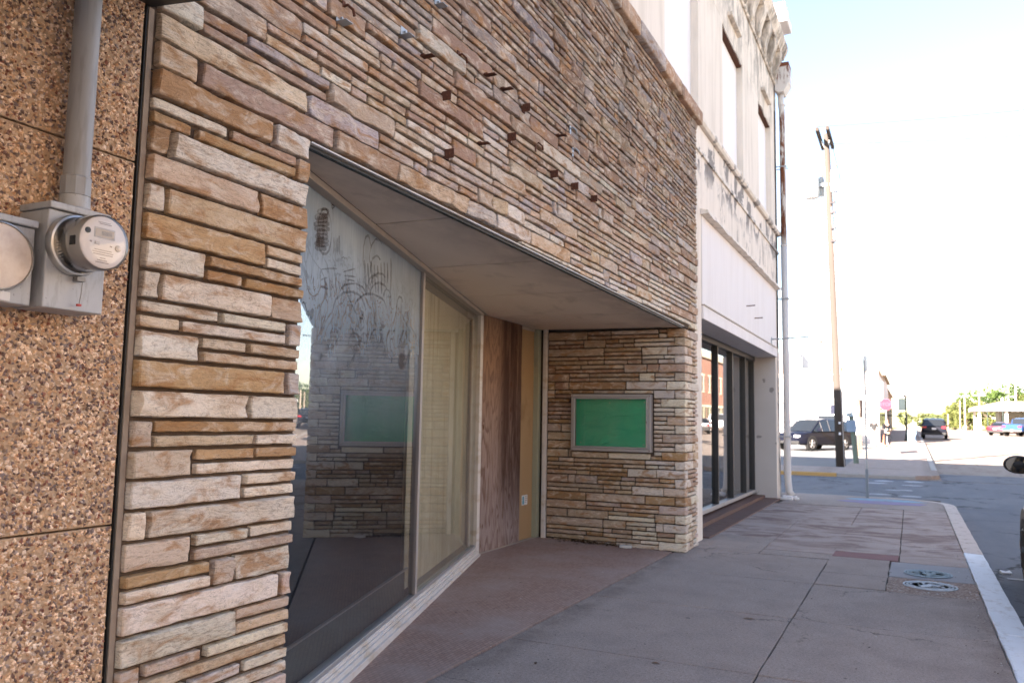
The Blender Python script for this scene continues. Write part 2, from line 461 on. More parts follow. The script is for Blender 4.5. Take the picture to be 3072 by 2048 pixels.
def painted_curb(name, paint, wear, wfac):
    m = NT(name, .8, .25); p = m.pos()
    f = m.noise(m.map(p, (1, .6, 1)), 8, 6, .72)
    chips = m.ramp(m.noise(m.map(p, (2, 1, 2)), 26, 5, .75), [(.30, 1), (.36, 0)])
    c = m.mix(m.noise(p, 3, 5, .6), paint, tuple(k * .88 for k in paint))
    c = m.mix(m.ramp(f, [(.52, 0), (.66, wfac)]), c, wear)
    m.color(m.mix(m.math('MULTIPLY', chips, .8), c, (.2, .17, .15))); m.normal(m.bump(f, .3, .006))
    return m.mat
M['curb_white'] = painted_curb('curb_white', (.76, .79, .82), (.42, .38, .34), .5)
M['curb_bare'] = painted_curb('curb_worn', (.56, .46, .40), (.30, .22, .17), .9)
M['curb_yellow'] = painted_curb('curb_yellow', (.55, .33, .12), (.35, .28, .2), .5)
M['curb_grey'] = painted_curb('curb_grey', (.36, .33, .30), (.25, .22, .2), .6)

m = NT('asphalt', .9, .25); p = m.pos()
c = m.mix(m.noise(m.map(p, (1, .5, 1)), .5, 6, .6), (.105, .115, .135), (.16, .17, .19))
c = m.mix(m.ramp(m.noise(m.map(p, (1, .25, 1)), 2.2, 6, .65), [(.42, 0), (.7, .5)]), c, (.20, .205, .215))
dv = m.n('VectorMath', operation='ADD'); m.link(p, dv.inputs[0])
sc = m.n('VectorMath', operation='SCALE'); m.link(m.noise(p, .9, 5, .7, color=True), sc.inputs[0]); sc.inputs['Scale'].default_value = 1.7
m.link(sc.outputs[0], dv.inputs[1])
cr = m.voro(m.map(dv.outputs[0], (1, .7, 1)), .42, 'DISTANCE_TO_EDGE')
cm = m.math('MULTIPLY', m.ramp(cr, [(0, 1), (.012, .8), (.022, 0)]), m.ramp(m.noise(p, .7, 4), [(.42, 0), (.55, 1)]))
c = m.mix(m.math('MULTIPLY', cm, .9), c, (.018, .018, .018))
g = m.noise(p, 130, 3, .7)
c = m.mix(m.ramp(g, [(.35, .5), (.5, 0)]), c, (.05, .05, .05))
m.color(c); m.normal(m.bump(m.math('SUBTRACT', g, m.math('MULTIPLY', cm, 2.0)), .5, .006)); M['asphalt'] = m.mat
m = NT('old_asphalt', .9, .25); p = m.pos()
m.color(m.mix(m.noise(m.map(p, (1, .3, 1)), .7, 6, .65), (.12, .125, .13), (.20, .20, .20))); m.normal(m.bump(m.noise(p, 110, 3), .4, .005)); M['lot'] = m.mat
m = NT('dry_ground', .95, .1); p = m.pos()
m.color(m.mix(m.noise(p, .15, 6, .6), (.16, .14, .09), (.10, .12, .045))); M['ground'] = m.mat
M['road_paint'] = plain('road_paint', (.34, .35, .37), .8, .2, 0, .2, 9)

m = NT('entry_tile', .75, .25); p = m.pos()
br = m.n('TexBrick'); m.link(m.map(p, (1, 1, 1), ro=(0, 0, R(90))), br.inputs['Vector'])
br.inputs['Scale'].default_value = 1.0
br.inputs['Brick Width'].default_value = .052; br.inputs['Row Height'].default_value = .026
br.inputs['Mortar Size'].default_value = .003; br.inputs['Bias'].default_value = 0.0
br.inputs['Color1'].default_value = (.31, .195, .155, 1); br.inputs['Color2'].default_value = (.40, .265, .215, 1); br.inputs['Mortar'].default_value = (.22, .155, .13, 1)
c = m.mix(m.ramp(m.noise(p, 1.5, 6, .6), [(.42, 0), (.7, .6)]), br.outputs['Color'], (.38, .31, .28))
c = m.mix(m.ramp(m.noise(p, 45, 3), [(.28, .7), (.34, 0)]), c, (.08, .06, .05))
m.color(c); m.normal(m.bump(br.outputs['Fac'], -.3, .003)); M['tile'] = m.mat

m = NT('soffit_board', .85, .2); p = m.pos(); s = m.sep(p)
c = m.mix(m.noise(m.map(p, (1, .3, 1)), 3, 6, .6), (.72, .585, .465), (.79, .66, .54))
edge = m.math('MULTIPLY', m.band(s[0], -2.85, -2.3, .18), m.ramp(m.noise(m.map(p, (1, .5, 1)), 6, 5, .6), [(.3, .2), (.7, .9)]))
c = m.mix(m.math('MULTIPLY', edge, .55), c, (.32, .23, .18))                     # water stain along the outer edge
spots = m.ramp(m.noise(m.map(p, (1, .7, 1), lo=(3, 1, 0)), 2.1, 6, .7, .6), [(.54, 0), (.68, .45)])
c = m.mix(spots, c, (.40, .30, .22))
nl = m.voro(m.map(p, (1, 1, 0)), 2.6)
c = m.mix(m.ramp(nl, [(.012, .9), (.02, 0)]), c, (.12, .09, .07))
m.color(c); M['soffit'] = m.mat
M['trim_tan'] = plain('trim_tan', (.42, .36, .30), .7, .25, 0, .12, 8)
m = NT('white_trim', .6, .3); p = m.pos()
c = m.mix(m.noise(p, 5, 5, .6), (.56, .53, .49), (.66, .63, .60))
c = m.mix(m.ramp(m.noise(m.map(p, (1, .3, 1)), 9, 6, .7), [(.52, 0), (.66, .55)]), c, (.42, .31, .18))
m.color(c); M['white_trim'] = m.mat
M['alu'] = plain('alu_frame', (.42, .42, .43), .4, .5, .6, .1, 10)
M['alu_matte'] = plain('alu_matte', (.40, .37, .35), .55, .4, .25, .1, 10)
M['dark_frame'] = plain('bronze_frame', (.042, .042, .044), .45, .4, .3, .15, 8)
m = NT('green_paper', .8, .2); p = m.pos()
w = m.noise(m.map(p, (1, 1, 2.2), ro=(0, R(24), 0)), 2.4, 4, .5, .8)
m.color(m.mix(m.noise(p, 3, 3), (.0, .62, .30), (.012, .72, .39))); m.normal(m.bump(w, .7, .05)); M['green'] = m.mat

def wood(name, c0, c1, cdark, scale, knots=True, stain=.8):
    m = NT(name, .85, .15); p = m.pos()
    q = m.map(p, (1, 1, .11))
    warp = m.noise(m.map(p, (1, 1, .35)), 2.2, 4, .6, .6)
    n = m.noise(q, scale, 5, .6, 1.6)
    rings = m.math('FRACT', m.math('MULTIPLY', m.math('ADD', n, m.math('MULTIPLY', warp, .5)), 9.0))
    c = m.mix(m.ramp(rings, [(0, .15), (.5, .55), (.9, 1), (1, .15)]), c0, c1)
    fine = m.noise(m.map(p, (1, 1, .04)), 120, 4, .7)
    c = m.mix(m.ramp(fine, [(.35, .5), (.55, 0)]), c, cdark)
    st = m.noise(m.map(p, (1, 1.0, .28), lo=(0, 1.55, .3)), 2.0, 5, .6)
    c = m.mix(m.math('MULTIPLY', m.ramp(st, [(.47, 0), (.62, 1)]), stain), c, cdark)
    if knots:
        k = m.voro(m.map(p, (1, 1.7, .8), lo=(0, .37, .1)), 1.9)
        c = m.mix(m.ramp(k, [(.045, .95), (.085, 0)]), c, (.07, .025, .012))
    m.color(c); m.normal(m.bump(m.math('ADD', fine, rings), .25, .003))
    return m.mat
def plywood():
    m = NT('weathered_plywood', .85, .15); p = m.pos(); s = m.sep(p)
    warp = m.noise(m.map(p, (1, 1, .30), lo=(0, 3, 0)), 2.0, 3, .5, .4)
    n = m.noise(m.map(p, (1, 1, .10)), 4.0, 3, .5, .8)
    arch = m.math('FRACT', m.math('MULTIPLY', m.math('ADD', n, m.math('MULTIPLY', warp, .8)), 13.0))
    hi = m.ramp(s[2], [(0, 0), (1, 1)])
    zr = m.n('MapRange'); zr.clamp = True; m.link(s[2], zr.inputs[0]); zr.inputs[1].default_value = .4; zr.inputs[2].default_value = 2.3
    base = m.mix(zr.outputs[0], (.34, .275, .255), (.33, .195, .12))                 # weathered grey below, still tan above
    c = m.mix(m.math('MULTIPLY', m.ramp(arch, [(0, 0), (.5, .1), (.85, 1), (1, 0)]), .9), base, (.15, .085, .062))
    fine = m.noise(m.map(p, (1, 1, .035)), 130, 4, .7)
    c = m.mix(m.ramp(fine, [(.36, .55), (.55, 0)]), c, (.16, .10, .08))
    wet = m.math('MULTIPLY', m.band(s[1], 8.72, 9.6, .12), m.band(s[2], .55, 3.2, .35))
    wn_ = m.ramp(m.noise(m.map(p, (1, 1.2, .10)), 8.5, 6, .7, .5), [(.34, .25), (.56, 1)])
    c = m.mix(m.math('MULTIPLY', m.math('MULTIPLY', wet, wn_), .92), c, (.060, .028, .020))
    k = m.voro(m.map(p, (1, 2.3, 1.15), lo=(0, .17, .1)), 1.9)
    c = m.mix(m.ramp(k, [(.055, .95), (.10, 0)]), c, (.10, .04, .02))
    m.color(c); m.normal(m.bump(m.math('ADD', fine, arch), .25, .003))
    return m.mat
M['plywood'] = plywood()
m = NT('tan_door_board', .7, .25); p = m.pos()
c = m.mix(m.noise(m.map(p, (1, 1, .3)), 3, 6, .6), (.36, .235, .12), (.43, .29, .155))
c = m.mix(m.ramp(m.noise(m.map(p, (1, 1, .6), lo=(0, 0, 2)), 2.6, 5, .65), [(.54, 0), (.70, .6)]), c, (.20, .105, .045))
m.color(c); M['tan_board'] = m.mat
m = NT('faded_panel', .8, .2); p = m.pos(); s = m.sep(p)
c = m.mix(m.noise(m.map(p, (1, 1, .1)), 5, 6, .6), (.66, .57, .40), (.78, .70, .54))
v1 = m.noise(m.map(p, (1, 1, .03)), 9, 3, .6)
c = m.mix(m.ramp(v1, [(.55, 0), (.60, .6)]), c, (.30, .22, .12))
c = m.mix(m.ramp(v1, [(.36, .7), (.42, 0)]), c, (.75, .68, .55))
low = m.math('MULTIPLY', m.band(s[2], .0, .9, .45), m.ramp(m.noise(p, 4, 6, .7), [(.4, .1), (.7, .8)]))
c = m.mix(low, c, (.36, .27, .17))
m.color(c); M['faded_panel'] = m.mat
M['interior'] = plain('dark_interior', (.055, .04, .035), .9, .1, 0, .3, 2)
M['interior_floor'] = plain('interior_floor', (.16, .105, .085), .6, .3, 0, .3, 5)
M['roof_felt'] = plain('roof_felt', (.10, .10, .10), .95, .1)
M['red_tile'] = plain('red_step_tile', (.13, .07, .055), .7, .3, 0, .35, 9, .2)
m = NT('rusty_bracket', .8, .3, .2); p = m.pos()
m.color(m.mix(m.noise(p, 60, 4, .7), (.045, .018, .012), (.15, .055, .03))); M['rust'] = m.mat
M['galv'] = plain('galvanised', (.36, .38, .40), .45, .5, .5, .2, 14)
m = NT('downspout_paint', .65, .3); p = m.pos(); s = m.sep(p)
c = m.mix(m.noise(p, 2, 5), (.58, .55, .52), (.66, .63, .61))
ru = m.noise(m.map(p, (3, 3, .5)), 5, 6, .7, .5)
z1 = m.math('MULTIPLY', m.ramp(ru, [(.47, 0), (.51, 1)]), m.math('MULTIPLY', m.band(s[2], 5.65, 8.5, .1), m.band(s[1], 17, 18.385, .02)))
z2 = m.math('MULTIPLY', m.ramp(ru, [(.50, 0), (.56, 1)]), m.band(s[2], 9.15, 9.62, .08))
z3 = m.band(s[2], 9.50, 9.62, .015)
f = m.math('MAXIMUM', m.math('MAXIMUM', z1, z2), z3)
m.color(m.mix(f, c, m.mix(m.noise(p, 30, 4), (.10, .03, .015), (.22, .08, .04)))); M['downspout'] = m.mat
m = NT('gap_shade', .9, .2); m.color(m.mix(m.noise(m.pos(), 8, 5, .7), (.02, .02, .02), (.08, .075, .07))); M['gap'] = m.mat  # near-black tone standing for the shadow gap beside the downspout
m = NT('pole_wood', .9, .15); p = m.pos()
m.color(m.mix(m.noise(m.map(p, (1, 1, .06)), 14, 6, .7), (.050, .041, .036), (.085, .070, .062))); m.normal(m.bump(m.noise(m.map(p, (1, 1, .04)), 40, 4), .5, .01)); M['pole_wood'] = m.mat
M['transformer'] = plain('transformer_grey', (.42, .46, .48), .5, .4)
M['cable'] = plain('cable_black', (.03, .03, .032), .6, .3)
M['concrete_far'] = M['concrete']
# ------------------------------------------------------------------ terrain: level here, rising slowly up the street
GZ = [(-400, 0), (33, 0), (46, .20), (54, .33), (64, .53), (74, .70), (100, .90), (150, 1.25), (400, 1.5), (3000, 1.5)]
def gz(y):
    for (a, za), (b, zb) in zip(GZ, GZ[1:]):
        if y <= b: return za + (zb - za) * (y - a) / (b - a)
    return GZ[-1][1]
YS = [-400, -120, -60, -20, 0, 10, 19.5, 29, 33, 38, 42, 46, 50, 54, 59, 64, 69, 74, 82, 90, 100, 115, 130, 150, 200, 260, 400, 700, 1500]
def sheet(name, x0, x1, y0, y1, dz, mat, kind='structure', nx=2, parent=None):
    ys = [y0] + [y for y in YS if y0 < y < y1] + [y1]
    xs = [x0 + (x1 - x0) * i / (nx - 1) for i in range(nx)]
    b = MB()
    v = [(x, y, gz(y) + dz) for y in ys for x in xs]
    f = [(j * nx + i, j * nx + i + 1, (j + 1) * nx + i + 1, (j + 1) * nx + i) for j in range(len(ys) - 1) for i in range(nx - 1)]
    b.add(v, f)
    o = b.build(name, mat, parent)
    if kind and parent is None: o['kind'] = kind
    return o
sheet('ground', -1500, 1500, -400, 1500, -.24, M['ground'])
road = sheet('road', .5, 13.2, -80, 29.6, -.130, M['asphalt'])
m = NT('worn_concrete_road', .9, .2); p = m.pos()
c = m.mix(m.noise(m.map(p, (1, .3, 1)), .6, 6, .65), (.235, .195, .165), (.31, .26, .22))
c = m.mix(m.ramp(m.noise(m.map(p, (1.2, .25, 1)), 1.2, 6, .7), [(.48, 0), (.64, .7)]), c, (.18, .125, .10))
cr = m.voro(m.map(p, (.25, .2, 1)), 1.0, 'DISTANCE_TO_EDGE', rand=.5)
c = m.mix(m.ramp(cr, [(0, .7), (.012, 0)]), c, (.08, .07, .06)); m.color(c); M['far_road'] = m.mat
road2 = sheet('road_beyond', .5, 13.2, 29.0, 700, -.122, M['far_road'])
b = MB(); b.box((.85, 29.1, -.125), (13.2, 34.5, -.1185)); b.build('tarmac_patch', M['asphalt'], road2)
xst = sheet('cross_street', -70, 70, 19.6, 29.1, -.126, M['asphalt'])
lot = sheet('parking_lot', -60, -2.3, 33.2, 60.5, -.03, M['lot'])

# painted dots left on the cross street
def blob(b, cx, cy, rx, ry, z, th=.003, seed=0, n=18):
    r = random.Random(seed)
    b.prism([(cx + rx * math.cos(2 * math.pi * k / n) * r.uniform(.75, 1.1), cy + ry * math.sin(2 * math.pi * k / n) * r.uniform(.75, 1.1)) for k in range(n)], z, z + th)
for i, (x, y, rx, ry) in enumerate([(-.72, 22.3, .30, .20), (-.05, 22.1, .30, .22), (-.45, 24.0, .2, .2), (-.15, 24.1, .2, .2), (-.8, 27.8, .3, .4), (.05, 28.0, .3, .4), (-.95, 26.6, .3, .3), (.0, 26.2, .3, .2)]):
    b = MB(); blob(b, x, y, rx, ry, -.122, .004, 40 + i)
    b.build('road_marking', M['road_paint'], xst)
b = MB(); b.box((.93, 10.78, -.126), (2.6, 10.88, -.122)); b.build('bay_line', M['road_paint'], road)

# ------------------------------------------------------------------ near sidewalk, slab by slab
walk = thing('sidewalk', (-1, 6, 0), None, None); walk['kind'] = 'structure'
b = MB(); b.box((-2.7, -25, -.2), (.535, 20.0, -.018)); b.build('joint_bed', M['joint'], walk)
rs = random.Random(3)
def slab(x0, x1, y0, y1, mat, name='slab', g=.005, dz=0.0, jag=0.0):
    """one cast slab, its outline slightly uneven; g = half joint width"""
    x0 += g; x1 -= g; y0 += g + .003; y1 -= g + .003
    pts = []
    for (ax, ay), (bx, by) in (((x0, y0), (x1, y0)), ((x1, y0), (x1, y1)), ((x1, y1), (x0, y1)), ((x0, y1), (x0, y0))):
        n = max(2, int(math.hypot(bx - ax, by - ay) / .16))
        for k in range(n):
            t = k / n
            j = rs.uniform(-1, 1) * (.003 + jag)
            pts.append((ax + (bx - ax) * t + (j if ax == bx else 0), ay + (by - ay) * t + (j if ay == by else 0)))
    bb = MB(); bb.prism(pts, -.1, dz)
    return bb.build(name, mat, walk, bevel=.004)
XL, XM, XR = -2.612, -.90, .545
yj = [-11.2, -9.5, -7.85, -6.2, -4.55, -2.9, -1.25, .40, 2.05, 3.71, 5.37, 7.03, 8.65]
for y0, y1 in zip(yj, yj[1:]):
    for x0, x1 in ((XL, XM), (XM, XR)):
        slab(x0, x1, y0, y1, M['concrete'], dz=rs.uniform(-.003, .002))
slab(XL, XM, 8.65, 10.28, M['concrete'])
slab(XM, -.255, 8.68, 9.42, M['concrete']); slab(XM, -.255, 9.42, 10.60, M['concrete'], jag=.004)
slab(-.255, XR, 9.52, 10.55, M['smooth_patch'], 'patch', jag=.006, dz=-.002)
slab(-.255, XR, 8.65, 9.52, M['agg_patch'], 'patch', jag=.010, dz=-.006)
slab(-.16, XR, 10.55, 12.0, M['stained'], jag=.004); slab(XM, -.16, 10.62, 11.06, M['red_patch'], 'patch', jag=.008, dz=-.002)
slab(XM, -.16, 11.06, 14.0, M['stained'], jag=.003); slab(-.16, XR, 12.0, 14.9, M['stained'])
slab(XL, -1.7, 10.30, 11.8, M['concrete'], jag=.004); slab(-1.7, -.88, 10.34, 10.74, M['concrete'], jag=.01, dz=-.004)
slab(-1.7, -.88, 10.74, 14.2, M['stained'], jag=.003); slab(XL, -1.7, 11.8, 14.2, M['stained'])
slab(XL, -.88, 14.2, 17.05, M['stained']); slab(-.88, -.16, 14.0, 17.1, M['stained']); slab(-.16, XR, 14.9, 17.15, M['stained'])
# corner slab with the rounded kerb return
def arc(cx, cy, r, a0, a1, n=10): return [(cx + r * math.cos(a0 + (a1 - a0) * k / n), cy + r * math.sin(a0 + (a1 - a0) * k / n)) for k in range(n + 1)]
CX, CY, RO = -.55, 18.65, 1.32
inner = arc(CX, CY, RO - .225, 0, math.pi / 2)
outer = arc(CX, CY, RO, 0, math.pi / 2)
poly = [(-8.0, 18.62), (-2.4, 18.62), (-2.4, 17.16), (XR - .005, 17.16)] + [p for p in inner] + [(-8.0, CY + RO - .225)]
b = MB(); b.prism(poly, -.1, 0.001); b.build('slab', M['concrete'], walk, bevel=.004)
# chalk star on the corner slab
def star(b, pts, z): b.prism(pts, z, z + .002)
def ring(cx, cy, rx, ry, sd, n=22, j=.12):
    r = random.Random(sd); return [(cx + rx * math.cos(2 * math.pi * k / n) * r.uniform(1 - j, 1 + j), cy + ry * math.sin(2 * math.pi * k / n) * r.uniform(1 - j, 1 + j)) for k in range(n)]
def chalk(name, c):
    m = NT(name, .95, .1); p = m.pos()
    f = m.ramp(m.noise(m.map(p, (1.5, .7, 1)), 3.5, 6, .75), [(.30, .25), (.6, .9)])
    m.color(m.mix(f, (.25, .22, .21), c)); return m.mat
b = MB(); star(b, ring(-.58, 18.42, .80, .36, 5), .002); b.build('chalk_drawing', chalk('purple_chalk', (.29, .23, .38)), walk)
b = MB(); star(b, ring(-.55, 19.05, .80, .30, 8), .002); b.build('chalk_drawing', chalk('blue_chalk', (.22, .38, .48)), walk)

# kerb along the road
def kerb_piece(pts_in, pts_out, mat, top=.004):
    n = len(pts_in)
    v = [(p[0], p[1], top) for p in pts_in] + [(p[0], p[1], top - .012) for p in pts_out] + [(p[0] + .02 * 0, p[1], -.17) for p in pts_out] + [(p[0], p[1], -.17) for p in pts_in]
    f = []
    for i in range(n - 1):
        f += [(i, n + i, n + i + 1, i + 1), (n + i, 2 * n + i, 2 * n + i + 1, n + i + 1), (3 * n + i, i, i + 1, 3 * n + i + 1)]
    f += [(0, 3 * n, 2 * n, n), (n - 1, 2 * n - 1, 3 * n - 1, 4 * n - 1)]
    bb = MB(); bb.add(v, f)
    return bb.build('kerb_block', mat, walk, bevel=.012)
def wob(x, ys, sd, a=.006):
    r = random.Random(sd); return [(x + r.uniform(-a, a), y) for y in ys]
ycuts = [-12, -8.6, -5.2, -1.8, 1.6, 4.6, 7.35, 9.65, 11.78, 14.6, 17.1]
for i, (a, c) in enumerate(zip(ycuts, ycuts[1:])):
    ys = [a + .004 + (c - a - .008) * k / 12 for k in range(13)]
    kerb_piece(wob(.55, ys, i, .005), wob(.77, ys, 90 + i, .004), M['curb_white'] if c < 11.9 else M['curb_bare'])
kerb_piece([(.55, 17.105), (.55, 17.8), (.548, 18.6)] + inner[1:], [(.77, 17.105), (.77, 17.8), (.77, 18.6)] + outer[1:], M['curb_bare'])
kerb_piece([(CX - .003, CY + RO - .225), (-8, CY + RO - .225)], [(CX - .003, CY + RO), (-8, CY + RO)], M['curb_grey'])

# ------------------------------------------------------------------ far sidewalk across the side street
far_walk = sheet('far_sidewalk', -2.3, .62, 33.25, 330, .0, M['concrete_far'])
b = MB(); b.prism([(-40, 29.25), (.1, 29.25), (.55, 29.5), (.8, 30.1), (.8, 33.25), (-40, 33.25)], -.2, .001); b.build('slab', M['concrete'], far_walk)
b = MB(); b.box((-40, 29.05, -.2), (-2.25, 29.245, -.004)); b.build('kerb_block', M['curb_yellow'], far_walk, bevel=.015)
b = MB(); b.box((-2.24, 29.05, -.2), (.1, 29.245, -.006)); b.build('kerb_block', M['curb_grey'], far_walk, bevel=.015)
def kerb_strip(x0, x1, y0, y1):
    bb = MB(); ys = [y0] + [y for y in YS if y0 < y < y1] + [y1]
    for a, c in zip(ys, ys[1:]):
        v = []
        for y in (a, c):
            z = gz(y); v += [(x0, y, z - .2), (x1, y, z - .2), (x1, y, z + .005), (x0, y, z + .005)]
        bb.add(v, [(0, 1, 5, 4), (1, 2, 6, 5), (2, 3, 7, 6), (3, 0, 4, 7), (0, 3, 2, 1), (4, 5, 6, 7)])
    return bb.build('kerb_block', M['curb_grey'], far_walk)
kerb_strip(.625, .82, 33.25, 330)
right_walk = sheet('opposite_sidewalk', 13.0, 17.0, -80, 145, .0, M['concrete_far'])

# ------------------------------------------------------------------ the recessed entry floor
WX = lambda y: -2.985 - .330 * (y - 4.0)                 # foot of the slanting shop window
fz = lambda x, y: max(0.0, (-2.62 - x) * .022)
b = MB()
poly = [(-2.63, 2.86), (-2.63, 9.84), (-4.47, 9.84), (-4.47, 8.1)] + [(WX(y) - .1, y) for y in (7, 6, 5, 4, 3, 2.86)]
b.prism(poly, -.12, lambda x, y: fz(x, y) + .001)
entry = b.build('entry_floor', M['tile']); entry['kind'] = 'structure'
# ================================================================== the stone-clad storefront
shop = thing('stone_storefront', (-2.6, 6.2, 0), 'tan split-stone clad storefront with recessed slanting shop window and boarded door', 'storefront')
ZS = lambda y: 2.82 - .0122 * (y - 2.9)                 # lower edge of the stone band / soffit
P = .1085                                               # course height
PAL = {'W': [(.77, .675, .56), (.73, .65, .56), (.78, .675, .54)], 'T': [(.60, .44, .30), (.62, .48, .345)],
       'O': [(.46, .275, .14), (.50, .32, .17), (.43, .265, .145)], 'B': [(.46, .29, .20), (.50, .335, .245)],
       'P': [(.60, .475, .39), (.56, .44, .36)], 'G': [(.50, .43, .40), (.55, .47, .44)]}
def tint(code, r, dim=1.0):
    c = r.choice(PAL[code]); k = r.uniform(.86, 1.1) * dim
    return (c[0] * k, c[1] * k * r.uniform(.97, 1.03), c[2] * k * r.uniform(.95, 1.05), r.random())
def stone_geo(w, h, dp, seed, step):
    """front shell of a split stone: (u, v, depth) grid with rounded edges and a rough cleft face"""
    r = random.Random(seed)
    big = h > .07
    e1, e2 = .0016, min(.006, h * .16)
    def marks(L, st):
        n = max(2, int((L - 2 * e2) / st))
        return [0, e1, e2] + [e2 + (L - 2 * e2) * k / n for k in range(1, n)] + [L - e2, L - e1, L]
    us, vs_ = marks(w, step), marks(h, step * .55 if big else step)
    nu, nv = len(us), len(vs_)
    off = Vector((r.uniform(0, 90), r.uniform(0, 90), r.uniform(0, 90)))
    ang = r.uniform(-.6, .6)
    amp = (.015 if big else .0055) * r.uniform(.5, 1.25)
    tilt_u, tilt_v = r.uniform(-.006, .006), r.uniform(-.07, .07)
    pts = []
    for j, v in enumerate(vs_):
        for i, u in enumerate(us):
            ei, ej = min(i, nu - 1 - i), min(j, nv - 1 - j)
            e = min(ei, ej)
            if ei < 2 and ej < 2: e = 0 if e == 0 else 1
            q = Vector(((u * math.cos(ang) + v * math.sin(ang)) * 5, (v * math.cos(ang) - u * math.sin(ang)) * 13, 0)) + off
            n = MN.fractal(q, .9, 2.1, 3) + .9 * (.45 - abs(MN.noise(q * .75 + Vector((9, 3, 1)))) * 1.6)
            d = dp + amp * n + tilt_u * (u / w - .5) * 2 + tilt_v * (v - h / 2)
            d = max(d, dp * .35)
            if e == 0: d = -.012
            elif e == 1: d = d * .86
            wq = Vector((u * 22, v * 22, 3.3)) + off
            k = .0034 if e < 2 else 0
            uu = u + MN.noise(wq) * k; vv = v + MN.noise(wq + Vector((5, 5, 5))) * k
            if ei < 2 and ej < 2:                        # round the corners
                uu += (.0012 if i < nu / 2 else -.0012); vv += (.0012 if j < nv / 2 else -.0012)
            pts.append((uu - w / 2, vv - h / 2, d))
    fs = [(j * nu + i, j * nu + i + 1, (j + 1) * nu + i + 1, (j + 1) * nu + i) for j in range(nv - 1) for i in range(nu - 1)]
    return pts, fs
STONES = []      # (priority, centre, u axis, normal, w, h, depth, colour, step, seed)
def put_stone(c, U, N, w, h, col, step=.07, dp=None, r=rnd):
    if w < .03 or h < .018: return
    dp = dp if dp is not None else r.uniform(.027, .041)
    if h < .07: dp *= .85
    d = Vector(c) - Vector(CAM)
    pr = w * h * abs(d.normalized().dot(Vector(N))) / d.length_squared
    q = Vector(c); dd = q - Vector(CAM)
    zc = dd.dot(FWD)
    if zc < .3: pr = 0
    else:
        sx, sy = dd.dot(RIGHT) / zc * .791, dd.dot(DOWN) / zc * .791
        if abs(sx) > .52 or abs(sy) > .36: pr *= .02
    STONES.append((pr, c, U, N, w, h, dp, col, step, len(STONES) + 11))
G = .0066        # half mortar joint
FX = -2.50       # mortar face of the facade
UY, NX = (0, 1, 0), (1, 0, 0)
def facade_stone(y0, y1, z0, z1, code, step=.07, r=rnd, dim=1.0):
    put_stone((FX, (y0 + y1) / 2, (z0 + z1) / 2), UY, NX, y1 - y0 - 2 * G, z1 - z0 - 2 * G, tint(code, r, dim), step, None, r)
# the pillar beside the pebble wall, stone by stone
PIL = """0 F 2.005 2.84 T;1 F 2.005 2.20 T;1 F 2.21 3.03 B;2 F 2.005 2.62 O;2 F 2.63 2.87 W;3 T 2.0 2.37 W;3 T 2.39 2.78 B;3 B 2.0 2.19 O;3 B 2.21 2.77 O;3 F 2.78 2.87 O;
4 F 1.998 2.085 O;4 F 2.09 2.87 W;5 F 1.998 2.56 T;5 F 2.57 2.87 O;6 F 1.998 2.08 W;6 F 2.09 2.87 T;7 F 1.998 2.61 O;7 T 2.62 2.86 T;7 B 2.62 2.86 W;8 F 1.998 2.28 W;
8 T 2.295 2.86 O;8 B 2.295 2.49 O;8 B 2.5 2.86 O;9 F 1.998 2.08 W;9 F 2.085 2.655 W;9 F 2.67 2.86 T;10 T 1.998 2.37 W;10 T 2.38 2.76 W;10 B 1.998 2.18 T;10 B 2.19 2.76 W;10 F 2.77 2.86 G;
11 F 1.998 2.28 W;11 T 2.29 2.53 T;11 T 2.54 2.86 T;11 B 2.29 2.86 T;12 F 1.998 2.76 O;12 F 2.77 2.86 G;13 F 1.998 2.55 W;13 F 2.555 2.86 W;14 F 1.998 2.08 P;14 T 2.085 2.86 O;14 B 2.085 2.59 T;14 B 2.6 2.86 W;
15 F 1.998 2.28 P;15 T 2.29 2.60 O;15 T 2.61 2.86 O;15 B 2.29 2.86 W;16 F 1.998 2.54 W;16 T 2.55 2.86 W;16 B 2.55 2.86 W;17 F 1.998 2.08 W;17 F 2.085 2.86 W;18 F 1.998 2.29 P;18 T 2.305 2.58 W;18 T 2.6 2.86 W;18 B 2.305 2.86 P;
19 T 1.998 2.39 O;19 B 1.998 2.4 W;19 F 2.405 2.51 P;19 F 2.52 2.86 W;20 F 1.998 2.785 W;20 F 2.79 2.86 P;21 F 1.998 2.54 W;21 T 2.545 2.86 P;21 B 2.545 2.86 T;22 F 1.998 2.1 P;22 T 2.105 2.37 P;22 T 2.39 2.86 W;22 B 2.105 2.86 T;
23 F 1.998 2.31 P;23 T 2.32 2.59 W;23 T 2.6 2.86 W;23 B 2.32 2.86 W"""
for s in PIL.replace('\n', '').split(';'):
    k, t, y0, y1, code = s.split()
    zt = 3.05 - P * int(k)
    z0, z1 = {'F': (zt - P, zt), 'T': (zt - P / 2, zt), 'B': (zt - P, zt - P / 2)}[t]
    facade_stone(float(y0), float(y1), z0, z1, code, .032)
